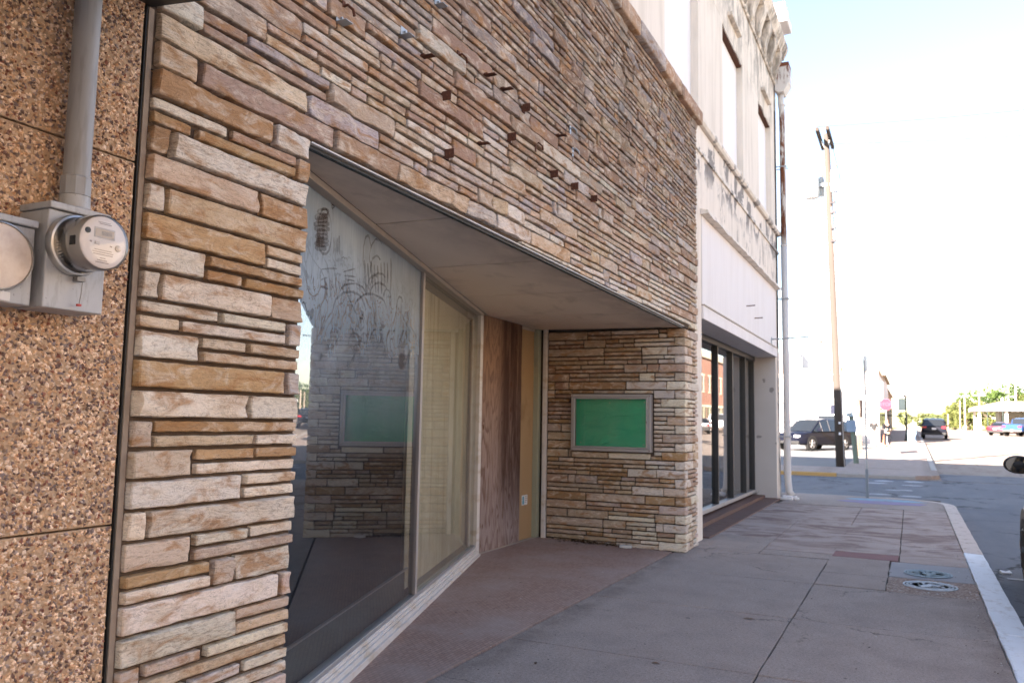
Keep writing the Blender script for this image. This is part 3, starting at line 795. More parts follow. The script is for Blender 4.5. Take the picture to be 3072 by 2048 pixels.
def course(a0, a1, z0, z1, put, r, codes, pf=.46):
    """fill one course between a0 and a1 with full stones and pairs of thin ones"""
    a = a0
    while a < a1 - .02:
        full = r.random() < pf
        L = r.choice((.1, .2, .3, .3, .4, .55, .55, .78, .78)) if full else r.choice((.38, .5, .6, .78, .95))
        if a1 - (a + L) < .09: L = a1 - a
        L = min(L, a1 - a)
        b_ = a + L
        if full: put(a, b_, z0, z1, r.choice(codes))
        else:
            zm = (z0 + z1) / 2 + r.uniform(-.006, .006)
            for lo, hi in ((z0, zm), (zm, z1)):
                if L > .34 and r.random() < .62:
                    s_ = a + L * r.uniform(.28, .72)
                    put(a, s_, lo, hi, r.choice(codes)); put(s_, b_, lo, hi, r.choice(codes))
                else: put(a, b_, lo, hi, r.choice(codes))
        a = b_
rf = random.Random(21)
def pf_(y0, y1, z0, z1, code):
    zl = ZS((y0 + y1) / 2) + .012
    z0 = max(z0, zl)
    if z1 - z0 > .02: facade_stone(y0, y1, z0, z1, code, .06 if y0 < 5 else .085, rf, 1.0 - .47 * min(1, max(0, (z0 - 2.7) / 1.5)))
course(2.845, 10.5, 3.05 - P, 3.05, pf_, rf, 'WTBPBG')
course(3.035, 10.5, 3.05 - 2 * P, 3.05 - P, pf_, rf, 'WTBPWG')
course(2.88, 10.5, 3.05 - 3 * P, 3.05 - 2 * P, pf_, rf, 'WTWPG')
for k in range(23):
    z0 = 3.05 + P * k
    up = k / 23
    codes = 'WTBPTBGPWB' if up < .3 else ('BPGTBPGPBB' if up < .65 else 'BBPGBPTP')
    course(2.005, 10.5, z0, z0 + P, pf_, rf, codes, .5)
for k in range(24, 29):                                  # foot of the pillar
    zt = 3.05 - P * k
    if zt - P > -.09: course(1.998, 2.86, max(0, zt - P), zt, lambda a, c, z0, z1, code: facade_stone(a, c, z0, z1, code, .05, rf), rf, 'WWPT')
# end pillar at the white building and the return wall inside the entry
RY = 9.87        # mortar face of the return wall
CASE = (-3.955, -2.865, 1.17, 1.905)
rr_ = random.Random(5)
def ret_stone(x0, x1, z0, z1, code):
    if x1 > CASE[0] and x0 < CASE[1] and z1 > CASE[2] + .004 and z0 < CASE[3] - .004:
        xa, xb = max(x0, CASE[0]), min(x1, CASE[1])
        if xb - xa > .04 and CASE[2] - z0 > .022: ret_stone(xa, xb, z0, CASE[2], code)
        if xb - xa > .04 and z1 - CASE[3] > .022: ret_stone(xa, xb, CASE[3], z1, code)
        if x0 < CASE[0] - .03: ret_stone(x0, CASE[0], z0, z1, code)
        if x1 > CASE[1] + .03: ret_stone(CASE[1], x1, z0, z1, code)
        return
    put_stone(((x0 + x1) / 2, RY, (z0 + z1) / 2), (1, 0, 0), (0, -1, 0), x1 - x0 - 2 * G, z1 - z0 - 2 * G, tint('W' if (x1 > -2.95 and rr_.random() < .6) else code, rr_, .74 if x1 < -2.95 else .92), .07, None, rr_)  # inner stones darkened: the deep shade of the entry is put into their tint
corner = []
k = 0
z = .0
while z < 2.66:
    h = P if z + P < 2.70 else 2.715 - z
    long_x = (k % 2 == 0)
    lx, ly = (rr_.uniform(.22, .4), .13) if long_x else (.13, rr_.uniform(.25, .42))
    corner.append((z, h, lx, ly))
    codes = 'TOTTBPOT' if z < 1.2 else 'TBOTBPB'
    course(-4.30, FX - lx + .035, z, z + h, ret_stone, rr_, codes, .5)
    course(RY - .035 + ly, 10.5, z, z + h, lambda a, c, z0, z1, code: facade_stone(a, c, z0, z1, code, .08, rr_), rr_, 'WWTPB', .45)
    z += h; k += 1
def rough_block(lo, hi, seed, n=3, amp=.007):
    """whole stone block with worn edges (corner stones, coping)"""
    bm = bmesh.new()
    bmesh.ops.create_cube(bm, size=1.0)
    bmesh.ops.bevel(bm, geom=bm.edges[:], offset=.10, segments=2, profile=.6, affect='EDGES')
    L = Vector(hi) - Vector(lo); C = (Vector(hi) + Vector(lo)) / 2
    axis = max(range(3), key=lambda i: L[i])
    cuts = [e for e in bm.edges if abs((e.verts[0].co - e.verts[1].co)[axis]) > .5]
    bmesh.ops.subdivide_edges(bm, edges=cuts, cuts=max(1, int(L[axis] / .08)), use_grid_fill=True)
    off = Vector((seed * 3.7, seed * 1.3, 2))
    vs_ = []
    mn = min(L)
    for v in bm.verts:
        c = v.co.copy()
        for i in range(3):                                # keep the rounding the same size on every side
            s_ = 1 if c[i] > 0 else -1
            edge = .5 - abs(c[i])
            if edge < .12: c[i] = s_ * (.5 - edge * min(1.0, mn / L[i] * 1.0))
        p = Vector((c[i] * L[i] for i in range(3))) + C
        q = p * 14 + off
        p += Vector((MN.noise(q), MN.noise(q + Vector((7, 0, 0))), MN.noise(q + Vector((0, 7, 0))))) * amp
        vs_.append(p)
    bm.verts.index_update()
    fs = [tuple(v.index for v in f.verts) for f in bm.faces]
    bm.free()
    return vs_, fs
# choose the 300 stones that show largest as parts of their own; the rest is one part
STONES.sort(key=lambda s: -s[0])
rest = MB()
n_own = 300 - len(corner)
for i, (pr, c, U, N, w, h, dp, col, step, seed) in enumerate(STONES):
    pts, fs = stone_geo(w, h, dp, seed, step)
    U, N, C = Vector(U), Vector(N), Vector(c)
    flip = U.cross(Vector((0, 0, 1))).dot(N) < 0
    if flip: fs = [tuple(reversed(f)) for f in fs]
    if i < n_own:
        bb = MB(); bb.add([U * u + Vector((0, 0, v)) + N * d for u, v, d in pts], fs, 0, col)
        o = bb.build('stone', M['stone'], shop, auto=True, local=True)
        o.location = C - shop.location
    else:
        rest.add([C + U * u + Vector((0, 0, v)) + N * d for u, v, d in pts], fs, 0, col)
o = rest.build('stone_courses', M['stone'], shop, auto=True); o['kind'] = 'stuff'
for i, (z, h, lx, ly) in enumerate(corner):
    pts, fs = rough_block((FX - lx + .036, RY - .036, z + .005), (FX + .036, RY - .036 + ly, z + h - .006), 100 + i)
    bb = MB(); bb.add(pts, fs, 0, tint(rr_.choice('WTWPBO'), rr_))
    bb.build('stone', M['stone'], shop, smooth=True)
# mortar backing
b = MB()
b.box((-2.70, 1.98, 0), (FX, 2.862, 2.815))
b.prism([(-2.70, 1.98), (FX, 1.98), (FX, 10.5), (-2.70, 10.5)], lambda x, y: ZS(max(y, 2.9)) + .006, 5.545)
b.box((-4.46, RY, -.1), (FX, 10.498, 2.724))
b.build('mortar_wall', M['mortar'], shop)
b = MB(); b.box((FX - .02, 1.976, 0), (FX + .006, 1.9985, 3.05)); b.build('mortar_edge', plain('pale_mortar', (.30, .24, .19), .95, .1, 0, .25, 18, .4), shop)
# coping
cop = thing('coping', (0, 0, 0), None, None); cop.parent = shop; cop.location = Vector((-2.5, 6.2, 5.6)) - shop.location
rc = random.Random(9)
y = 1.99; i = 0
while y < 10.55:
    L = rc.uniform(.55, .95)
    if 10.62 - (y + L) < .3: L = 10.62 - y
    pts, fs = rough_block((-2.74, y + .004, 5.548), (-2.405 + rc.uniform(-.008, .008), y + L - .004, 5.725 + rc.uniform(-.004, .004)), 300 + i, amp=.006)
    bb = MB(); bb.add(pts, fs, 0, tint(rc.choice('BPBG'), rc))
    bb.build('coping_stone', M['stone'], cop, smooth=True)
    y += L; i += 1
# metal drip edge below the stone band
b = MB()
for (xa, xb, dz0, dz1, mi) in ((-2.50, -2.470, -.002, .005, 0), (-2.52, -2.492, -.020, -.004, 1)):
    b.add([(x, y_, ZS(y_) + d) for y_ in (2.875, 9.82) for x, d in ((xa, dz0), (xb, dz0), (xb, dz1), (xa, dz1))],
          [(0, 1, 5, 4), (1, 2, 6, 5), (2, 3, 7, 6), (3, 0, 4, 7), (0, 3, 2, 1), (4, 5, 6, 7)], mi)
b.build('drip_edge', [M['white_trim'], M['black']], shop)
# soffit boards
sof = thing('soffit', (0, 0, 0), None, None); sof.parent = shop; sof.location = Vector((-3.4, 6.2, 2.8)) - shop.location
cuts = [2.89, 4.25, 5.63, 7.05, 8.52, 9.83]
sz = lambda x, y_: ZS(y_) - .012 + .03 * (-2.5 - x) / 1.9
for a, c in zip(cuts, cuts[1:]):
    a += .011; c -= .011
    bx = lambda y_: max(WX(y_) - .02, -4.45)
    poly = [(-2.512, a), (-2.512, c), (bx(c), c)]
    if a < 8.40 < c: poly.append((-4.45, 8.40))
    poly.append((bx(a), a))
    b = MB(); b.prism(poly, sz, lambda x, y_: sz(x, y_) + .02)
    b.build('soffit_board', M['soffit'], sof)
b = MB(); b.prism([(-2.515, 2.87), (-2.515, 9.86), (-4.55, 9.86), (-4.55, 8.5), (-2.75, 2.87)], lambda x, y_: sz(x, y_) + .024, lambda x, y_: sz(x, y_) + .05)
b.build('ceiling_void', M['black'], sof)
# dark interior shell behind the glass, roof and side walls
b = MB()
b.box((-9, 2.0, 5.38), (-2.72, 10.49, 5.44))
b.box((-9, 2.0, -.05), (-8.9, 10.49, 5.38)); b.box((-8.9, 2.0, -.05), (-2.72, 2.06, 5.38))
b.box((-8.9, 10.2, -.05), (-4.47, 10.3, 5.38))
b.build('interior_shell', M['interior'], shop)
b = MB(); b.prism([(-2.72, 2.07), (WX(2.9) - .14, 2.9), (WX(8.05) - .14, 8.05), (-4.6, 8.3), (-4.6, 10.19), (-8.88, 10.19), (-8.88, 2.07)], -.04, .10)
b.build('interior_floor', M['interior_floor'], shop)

# ---- slanting shop window
win = thing('shop_window', (0, 0, 0), None, None); win.parent = shop; win.location = Vector((-3.5, 5.5, .1)) - shop.location
def wline(y, off, z): return (WX(y) - off, y, z)
def along(y0, y1, o0, o1, z0, z1):
    """bar following the window line; offsets measured inwards from its foot"""
    v = []
    for y_ in (y0, y1):
        for o_, z_ in ((o0, z0), (o0, z1), (o1, z1), (o1, z0)):
            zz = z_(WX(y_) - o_, y_) if callable(z_) else z_
            v.append((WX(y_) - o_, y_, zz))
    return v, [(0, 1, 2, 3), (7, 6, 5, 4), (0, 4, 5, 1), (1, 5, 6, 2), (2, 6, 7, 3), (3, 7, 4, 0)]
YA, YM, YB = 2.80, 5.62, 8.16
b = MB()
for o0, o1, z1 in ((0, .16, .055), (.022, .16, .085), (.038, .16, .105), (.052, .16, .128)):
    b.add(*along(YA, YB, o0, o1, -.02 if o0 == 0 else z1 - .035, z1))
b.build('sill', M['white_trim'], win, bevel=.004)
b = MB(); b.add(*along(YA, YB, .060, .125, .129, .156)); b.build('bottom_rail', M['alu'], win, bevel=.003)
b = MB(); b.add(*along(YA, YB, .02, .13, lambda x, y_: sz(x, y_) - .040, lambda x, y_: sz(x, y_) - .001)); b.build('head_trim', M['trim_tan'], win, bevel=.004)
b = MB(); b.add(*along(YM - .028, YM + .028, .058, .13, .156, lambda x, y_: sz(x, y_) - .040)); b.build('mullion', M['alu_matte'], win, bevel=.004)
for name, y0, y1, mt in (('glass_pane', YA, YM - .022, 'pane_soaped'), ('glass_pane', YM + .022, YB, 'pane_dusty')):
    v, f = along(y0, y1, .086, .094, .150, lambda x, y_: sz(x, y_) - .036)
    bb = MB()
    for q in f:
        cen = sum((Vector(v[i]) for i in q), Vector()) / 4
        bb.add([v[i] for i in q], [(0, 1, 2, 3)], 0)
    # only the street face reflects; the others are plain clear
    bb.m = [1] * 6; bb.m[2] = 0
    o = bb.build(name, [M[mt], M['pane_inner']], win)
wall_n = Vector((1, .33, 0)).normalized()
DOODLES = [(0.0144,[(3.63,2.6),(3.62,2.54),(3.6,2.49),(3.56,2.46),(3.51,2.45),(3.47,2.46),(3.44,2.5),(3.42,2.55),(3.43,2.61),(3.45,2.66),(3.49,2.7),(3.53,2.71),(3.58,2.69),(3.61,2.66),(3.63,2.6)]),(0.0096,[(3.58,2.71),(3.57,2.7),(3.54,2.68),(3.51,2.67),(3.47,2.66),(3.44,2.66),(3.42,2.66),(3.41,2.66),(3.42,2.67),(3.44,2.68),(3.47,2.69),(3.51,2.7),(3.54,2.71),(3.57,2.71),(3.58,2.71)]),(0.0272,[(3.38,2.62),(3.46,2.65),(3.57,2.68)]),(0.0272,[(3.4,2.61),(3.46,2.63),(3.57,2.66)]),(0.0272,[(3.37,2.58),(3.47,2.61),(3.59,2.64)]),(0.0272,[(3.38,2.56),(3.47,2.59),(3.6,2.61)]),(0.0272,[(3.42,2.55),(3.47,2.57),(3.57,2.58)]),(0.0272,[(3.39,2.52),(3.47,2.54),(3.58,2.56)]),(0.0272,[(3.41,2.5),(3.48,2.52),(3.59,2.54)]),(0.0272,[(3.39,2.48),(3.48,2.5),(3.59,2.52)]),(0.0272,[(3.4,2.46),(3.48,2.48),(3.56,2.49)]),(0.0192,[(3.41,2.48),(3.46,2.54)]),(0.0192,[(3.43,2.48),(3.47,2.54)]),(0.0192,[(3.45,2.48),(3.48,2.54)]),(0.0192,[(3.46,2.48),(3.49,2.54)]),(0.0192,[(3.48,2.48),(3.51,2.55)]),(0.0064,[(3.65,2.78),(3.65,2.77),(3.64,2.77),(3.63,2.76),(3.62,2.76),(3.61,2.76),(3.6,2.76),(3.6,2.76),(3.6,2.77),(3.6,2.78),(3.62,2.78),(3.63,2.78),(3.64,2.79),(3.65,2.78),(3.65,2.78)]),(0.0064,[(3.66,2.76),(3.65,2.76),(3.65,2.75),(3.64,2.75),(3.63,2.74),(3.62,2.74),(3.61,2.74),(3.61,2.75),(3.61,2.75),(3.62,2.76),(3.63,2.76),(3.64,2.76),(3.65,2.76),(3.65,2.76),(3.66,2.76)]),(0.0064,[(3.62,2.77),(3.64,2.71),(3.64,2.65)]),(0.008,[(3.66,2.58),(3.66,2.48)]),(0.008,[(3.67,2.58),(3.68,2.49)]),(0.008,[(3.69,2.58),(3.69,2.5)]),(0.008,[(3.71,2.59),(3.71,2.5)]),(0.008,[(3.72,2.59),(3.73,2.49)]),(0.008,[(3.74,2.61),(3.74,2.51)]),(0.008,[(3.75,2.61),(3.76,2.5)]),(0.008,[(3.36,2.81),(3.36,2.76)]),(0.0064,[(3.37,2.78),(3.43,2.81)]),(0.0048,[(3.79,2.48),(3.8,2.5),(3.82,2.49)]),(0.0048,[(3.81,2.49),(3.83,2.51),(3.85,2.49)]),(0.0048,[(3.84,2.49),(3.86,2.52),(3.87,2.48)]),(0.0048,[(3.87,2.5),(3.88,2.51),(3.9,2.49)]),(0.0048,[(3.9,2.5),(3.91,2.53),(3.93,2.52)]),(0.0048,[(3.92,2.51),(3.94,2.53),(3.96,2.5)]),(0.008,[(3.5,2.36),(3.61,2.39),(3.73,2.41)]),(0.008,[(3.5,2.3),(3.54,2.32),(3.59,2.33)]),(0.008,[(3.51,2.26),(3.56,2.27),(3.61,2.27)]),(0.008,[(3.83,2.41),(3.93,2.44),(4.03,2.47)]),(0.008,[(3.85,2.39),(3.95,2.41),(4.05,2.42)]),(0.008,[(3.89,2.37),(3.96,2.39),(4.04,2.39)]),(0.008,[(3.56,2.33),(3.58,2.26),(3.61,2.22)]),(0.008,[(3.61,2.36),(3.63,2.27),(3.66,2.22)]),(0.008,[(3.66,2.35),(3.68,2.28),(3.71,2.26)]),(0.008,[(3.7,2.38),(3.73,2.28),(3.76,2.24)]),(0.008,[(3.76,2.34),(3.78,2.29),(3.81,2.29)]),(0.008,[(3.81,2.36),(3.83,2.3),(3.87,2.28)]),(0.008,[(3.86,2.41),(3.88,2.31),(3.92,2.29)]),(0.008,[(3.92,2.39),(3.94,2.32),(3.98,2.27)]),(0.0112,[(3.7,2.17),(3.71,2.2),(3.73,2.23),(3.77,2.25),(3.81,2.27),(3.85,2.29),(3.9,2.3),(3.95,2.31),(4.01,2.32),(4.06,2.32),(4.11,2.32),(4.16,2.31),(4.2,2.29),(4.23,2.27),(4.25,2.25)]),(0.0128,[(4.04,2.22),(4.05,2.25),(4.07,2.27),(4.11,2.29),(4.15,2.31),(4.2,2.33),(4.26,2.35),(4.33,2.36),(4.39,2.37),(4.46,2.37),(4.52,2.37),(4.58,2.37),(4.63,2.36),(4.66,2.34),(4.69,2.32)]),(0.0096,[(3.78,2.27),(3.79,2.29),(3.8,2.3),(3.83,2.32),(3.87,2.34),(3.91,2.35),(3.95,2.36),(4.0,2.37),(4.05,2.38),(4.1,2.38),(4.14,2.38),(4.18,2.38),(4.21,2.37),(4.23,2.36),(4.24,2.34)]),(0.0096,[(3.97,1.98),(3.97,2.0),(3.97,2.02),(3.98,2.03),(4.0,2.05),(4.02,2.06),(4.04,2.07),(4.07,2.07),(4.09,2.07),(4.12,2.07),(4.14,2.06),(4.16,2.05),(4.17,2.03),(4.18,2.02),(4.18,2.0)]),(0.0112,[(4.23,2.15),(4.23,2.13),(4.21,2.12),(4.19,2.11),(4.17,2.1),(4.15,2.11),(4.14,2.12),(4.13,2.14),(4.13,2.15),(4.14,2.17),(4.16,2.18),(4.19,2.18),(4.21,2.18),(4.22,2.16),(4.23,2.15)]),(0.0096,[(4.3,2.07),(4.3,2.05),(4.28,2.04),(4.26,2.03),(4.23,2.03),(4.21,2.03),(4.19,2.04),(4.19,2.05),(4.19,2.07),(4.21,2.08),(4.23,2.09),(4.26,2.09),(4.28,2.08),(4.3,2.08),(4.3,2.06)]),(0.008,[(4.22,1.99),(4.22,1.99),(4.19,1.98),(4.16,1.97),(4.12,1.97),(4.09,1.97),(4.07,1.97),(4.06,1.98),(4.07,1.99),(4.09,2.0),(4.12,2.0),(4.16,2.01),(4.19,2.01),(4.21,2.0),(4.22,1.99)]),(0.0085,[(3.8,2.04),(3.8,2.0),(3.69,1.93)]),(0.0069,[(5.32,2.27),(5.4,2.24),(5.5,2.2)]),(0.0074,[(3.77,2.19),(3.72,2.15),(3.76,2.09)]),(0.0088,[(5.08,2.33),(5.16,2.28),(5.35,2.21)]),(0.0104,[(4.47,2.11),(4.54,2.07),(4.51,2.01)]),(0.0083,[(4.44,2.19),(4.52,2.17),(4.5,2.13)]),(0.0101,[(4.47,2.15),(4.36,2.1),(4.34,2.04)]),(0.0094,[(4.63,2.13),(4.6,2.08),(4.48,2.0)]),(0.0068,[(4.22,2.05),(4.25,2.04),(4.26,2.01)]),(0.0084,[(5.27,2.39),(5.25,2.34),(5.26,2.26)]),(0.0088,[(4.15,2.18),(4.19,2.16),(4.17,2.11)]),(0.0078,[(3.78,2.06),(3.83,2.03),(3.83,1.99)]),(0.0071,[(4.04,2.24),(4.01,2.19),(4.03,2.12)]),(0.0075,[(4.19,2.0),(4.17,1.95),(4.18,1.87)]),(0.0072,[(4.7,2.03),(4.7,2.0),(4.69,1.95)]),(0.0082,[(4.0,1.99),(4.05,1.97),(4.06,1.94)]),(0.0083,[(4.68,2.06),(4.71,2.04),(4.65,1.99)]),(0.009,[(4.09,2.18),(4.13,2.15),(4.07,2.09)]),(0.0127,[(3.92,2.29),(3.97,2.25),(4.09,2.19)]),(0.0118,[(5.28,2.06),(5.26,2.0),(5.15,1.91)]),(0.0068,[(4.45,2.26),(4.45,2.23),(4.42,2.18)]),(0.0108,[(4.13,2.0),(4.12,1.95),(3.98,1.86)]),(0.0112,[(5.16,2.06),(5.12,2.04),(5.19,2.01)]),(0.0124,[(4.14,2.06),(4.16,2.03),(4.15,1.98)]),(0.0114,[(4.18,2.23),(4.2,2.2),(4.29,2.15)]),(0.0115,[(3.99,2.1),(4.06,2.08),(4.06,2.04)]),(0.0135,[(4.94,2.27),(4.93,2.29),(4.92,2.31),(4.92,2.33),(4.92,2.36),(4.93,2.38),(4.94,2.4),(4.95,2.42),(4.97,2.44),(4.99,2.45),(5.01,2.45),(5.03,2.45),(5.05,2.45),(5.07,2.43),(5.08,2.42)]),(0.013,[(4.3,2.34),(4.29,2.35),(4.28,2.37),(4.28,2.39),(4.28,2.4),(4.28,2.42),(4.29,2.44),(4.31,2.46),(4.33,2.47),(4.35,2.48),(4.37,2.49),(4.4,2.5),(4.42,2.5),(4.45,2.5),(4.47,2.5)]),(0.0135,[(4.18,2.52),(4.17,2.55),(4.17,2.58),(4.17,2.61),(4.17,2.64),(4.18,2.66),(4.19,2.69),(4.2,2.71),(4.22,2.72),(4.24,2.73),(4.26,2.73),(4.28,2.72),(4.29,2.7),(4.31,2.68),(4.32,2.66)]),(0.0118,[(4.32,2.49),(4.32,2.51),(4.32,2.52),(4.32,2.54),(4.33,2.56),(4.34,2.58),(4.35,2.6),(4.37,2.61),(4.39,2.62),(4.41,2.63),(4.44,2.64),(4.46,2.64),(4.48,2.64),(4.5,2.63),(4.52,2.63)]),(0.0104,[(4.31,2.56),(4.3,2.57),(4.29,2.59),(4.29,2.62),(4.3,2.64),(4.31,2.66),(4.32,2.68),(4.34,2.7),(4.37,2.72),(4.39,2.74),(4.42,2.75),(4.46,2.75),(4.49,2.76),(4.52,2.75),(4.54,2.74)]),(0.0131,[(4.33,2.36),(4.33,2.37),(4.34,2.39),(4.36,2.41),(4.38,2.42),(4.41,2.44),(4.44,2.45),(4.47,2.46),(4.51,2.47),(4.54,2.47),(4.58,2.47),(4.61,2.47),(4.64,2.47),(4.67,2.46),(4.69,2.45)]),(0.0124,[(4.34,2.4),(4.33,2.42),(4.34,2.44),(4.35,2.45),(4.36,2.47),(4.38,2.48),(4.4,2.5),(4.43,2.51),(4.46,2.52),(4.49,2.53),(4.52,2.53),(4.56,2.54),(4.59,2.54),(4.62,2.53),(4.64,2.53)]),(0.0107,[(4.6,2.38),(4.61,2.4),(4.62,2.41),(4.63,2.43),(4.65,2.44),(4.67,2.45),(4.69,2.45),(4.71,2.45),(4.73,2.45),(4.75,2.44),(4.77,2.43),(4.78,2.41),(4.79,2.39),(4.79,2.37),(4.79,2.35)]),(0.0256,[(4.19,2.56),(4.22,2.47),(4.26,2.34)]),(0.0256,[(4.26,2.55),(4.28,2.48),(4.31,2.41)]),(0.0256,[(4.32,2.58),(4.35,2.49),(4.37,2.43)]),(0.0256,[(4.39,2.57),(4.41,2.5),(4.44,2.39)]),(0.0256,[(4.46,2.58),(4.48,2.52),(4.5,2.39)]),(0.0256,[(4.53,2.61),(4.55,2.53),(4.57,2.4)]),(0.0256,[(4.6,2.63),(4.63,2.54),(4.63,2.48)]),(0.0256,[(4.67,2.64),(4.7,2.56),(4.69,2.5)]),(0.0256,[(4.75,2.69),(4.78,2.57),(4.77,2.43)]),(0.0256,[(5.18,1.98),(5.18,1.96),(5.16,1.95),(5.13,1.93),(5.09,1.93),(5.06,1.94),(5.04,1.95),(5.03,1.97),(5.03,1.99),(5.05,2.01),(5.08,2.02),(5.12,2.02),(5.15,2.02),(5.17,2.0),(5.18,1.98)]),(0.0224,[(5.06,2.02),(5.08,1.93)]),(0.0224,[(5.08,2.02),(5.1,1.93)]),(0.0224,[(5.11,2.02),(5.12,1.94)]),(0.0224,[(5.13,2.02),(5.15,1.94)])]
b = MB()
for w_, pts in DOODLES:                                   # strokes wiped through the film, on the street side of the pane
    q = [Vector((WX(y_) - .0835, y_, z_)) for y_, z_ in pts]
    if len(q) < 6:                                        # smooth short strokes
        q = [q[0].lerp(q[1], t_) if len(q) == 2 else (q[0] * (1 - t_) ** 2 + q[1] * 2 * t_ * (1 - t_) + q[2] * t_ ** 2) for t_ in (0, .17, .33, .5, .67, .83, 1)]
    v = []
    for i, p_ in enumerate(q):
        d_ = (q[min(i + 1, len(q) - 1)] - q[max(i - 1, 0)]).normalized(); s_ = wall_n.cross(d_)
        k_ = w_ * 1.35 * (.45 if i in (0, len(q) - 1) else 1.0) * rnd.uniform(.75, 1.15) / 2
        v += [p_ + s_ * k_, p_ - s_ * k_]
    b.add(v, [(2 * i, 2 * i + 1, 2 * i + 3, 2 * i + 2) for i in range(len(q) - 1)])
m = NT('wiped_stroke'); tr = m.n('BsdfTransparent'); df = m.n('BsdfDiffuse'); df.inputs[0].default_value = (.12, .095, .085, 1)
mx = m.n('MixShader'); m.val(mx.inputs[0], m.ramp(m.noise(m.map(m.pos(), (1, 1, .5)), 14, 4, .7), [(.3, .12), (.65, .55)])); m.link(tr.outputs[0], mx.inputs[1]); m.link(df.outputs[0], mx.inputs[2]); m.link(mx.outputs[0], m.out.inputs['Surface'])
b.build('finger_drawing', m.mat, win)['kind'] = 'stuff'
b = MB(); b.add(*along(YM + .05, YB - .03, .20, .23, .16, lambda x, y_: sz(x, y_) - .08)); b.build('backing_panel', M['faded_panel'], win)
b = MB(); b.add(*along(2.88, YM, .17, .19, .10, .34)); b.build('inner_kick_board', plain('teal_grey_sill', (.09, .115, .12), .6), win)
b = MB(); b.add(*along(2.88, YM + .05, .155, .17, .335, .35)); b.build('inner_rail', M['alu'], win)
b = MB(); b.tube([wline(3.55, .5, .1), wline(3.55, .5, 2.7)], .018, 8); b.build('inner_post', M['alu'], win)
# ---- boarded doorway
door = thing('doorway', (0, 0, 0), None, None); door.parent = shop; door.location = Vector((-4.45, 9.0, .05)) - shop.location
zt = 2.765
b = MB(); b.box((-4.50, 8.10, .02), (-4.38, 8.165, zt)); b.build('door_post', M['white_trim'], door, bevel=.006)
b = MB(); b.box((-4.36, 9.805, .02), (-4.305, 9.862, zt)); b.build('door_post', M['white_trim'], door, bevel=.006)
b = MB(); b.box((-4.452, 8.158, .03), (-4.434, 9.31, zt)); b.build('plywood_sheet', M['plywood'], door, bevel=.002)['label'] = 'weathered plywood sheet with dark knots and water stains'
b = MB(); b.box((-4.495, 9.30, .045), (-4.462, 9.74, zt)); b.build('door_board', M['tan_board'], door, bevel=.003)['label'] = 'tan painted door board'
b = MB(); b.box((-4.48, 9.745, .045), (-4.40, 9.84, zt)); b.build('door_side_strip', plain('grey_green_paint', (.33, .34, .25), .5, .3), door)
b = MB(); b.box((-4.56, 8.1, 2.72), (-4.455, 9.85, 2.80)); b.build('door_head', M['trim_tan'], door)
b = MB(); b.box((-4.56, 8.1, .0), (-4.40, 9.85, .043)); b.build('threshold', M['trim_tan'], door, bevel=.004)
b = MB(); b.box((-4.4615, 9.43, .475), (-4.4605, 9.60, .60), 0)
b.lathe([(0, 0), (.028, 0), (.028, .0006), (0, .0006)], 'x', (-4.4604, 9.475, .56), 14, 1); b.box((-4.4604, 9.447, .485), (-4.4598, 9.503, .535), 1)
for j in range(4): b.box((-4.4604, 9.525, .575 - j * .024), (-4.4598, 9.525 + (.06, .066, .062, .04)[j], .583 - j * .024), 2)
b.build('sticker', [plain('sticker_white', (.70, .72, .70), .4, .3), plain('sticker_blue', (.10, .35, .45), .4, .3), M['meter_print']], door)

# ---- sign brackets left on the wall
BR = [(3.04, 3.50, 'n'), (3.59, 3.68, 'n'), (4.56, 3.82, 'f'), (4.81, 3.82, 'f'), (4.01, 3.47, 's'), (5.12, 3.80, 's'), (4.90, 3.51, 's'),
      (4.49, 3.33, 'f'), (4.06, 3.13, 's'), (5.65, 3.46, 's'), (6.08, 3.48, 's'), (6.53, 3.49, 's'), (3.93, 4.02, 'n'), (5.78, 3.81, 'f'), (3.79, 3.62, 'f')]
rb = random.Random(4)
for i, (y_, z_, k) in enumerate(BR):
    b = MB(); s_ = .024; x0 = FX + .02
    if k == 's':     # bent clip: a stub with an upright plate
        b.box((x0 + .012, y_ - .002, z_ - s_ * 1.2), (x0 + .075, y_ + .002, z_ + s_ * 1.2)); b.box((x0 + .0, y_ + .002, z_ - s_), (x0 + .014, y_ + .05, z_ + s_))
        b.tube([(x0 + .045, y_ - .002, z_), (x0 + .045, y_ - .008, z_)], .007, 6)
    elif k == 'f':
        b.box((x0, y_ - s_, z_ - .0015), (x0 + .085, y_ + s_, z_ + .0015)); b.box((x0, y_ - s_ * .8, z_), (x0 + .03, y_ + s_ * .8, z_ + .012))
    else:
        b.box((x0 + .01, y_ - s_ * 1.3, z_ - s_), (x0 + .014, y_ + s_ * 1.3, z_ + s_)); b.tube([(x0, y_ + .0, z_), (x0 + .028, y_, z_)], .007, 6)
        b.box((x0, y_ - s_ * 1.2, z_ - s_ - .003), (x0 + .07, y_ + s_ * 1.2, z_ - s_))
    b.build('sign_bracket', M['galv'] if k == 'n' else M['rust'], shop)
for y_, z_ in ((6.04, 3.96), (6.10, 3.80), (5.36, 3.61), (4.19, 3.80), (3.06, 3.57)):
    b = MB(); b.tube([(FX + .02, y_, z_), (FX + .06, y_, z_ + .005), (FX + .085, y_ + .01, z_ - .02), (FX + .08, y_ + .03, z_ - .045)], .007, 6)
    b.box((FX + .03, y_ - .012, z_ - .06), (FX + .036, y_ + .012, z_ + .03))
    b.build('sign_hook', M['galv'] if y_ > 6 else M['rust'], shop)

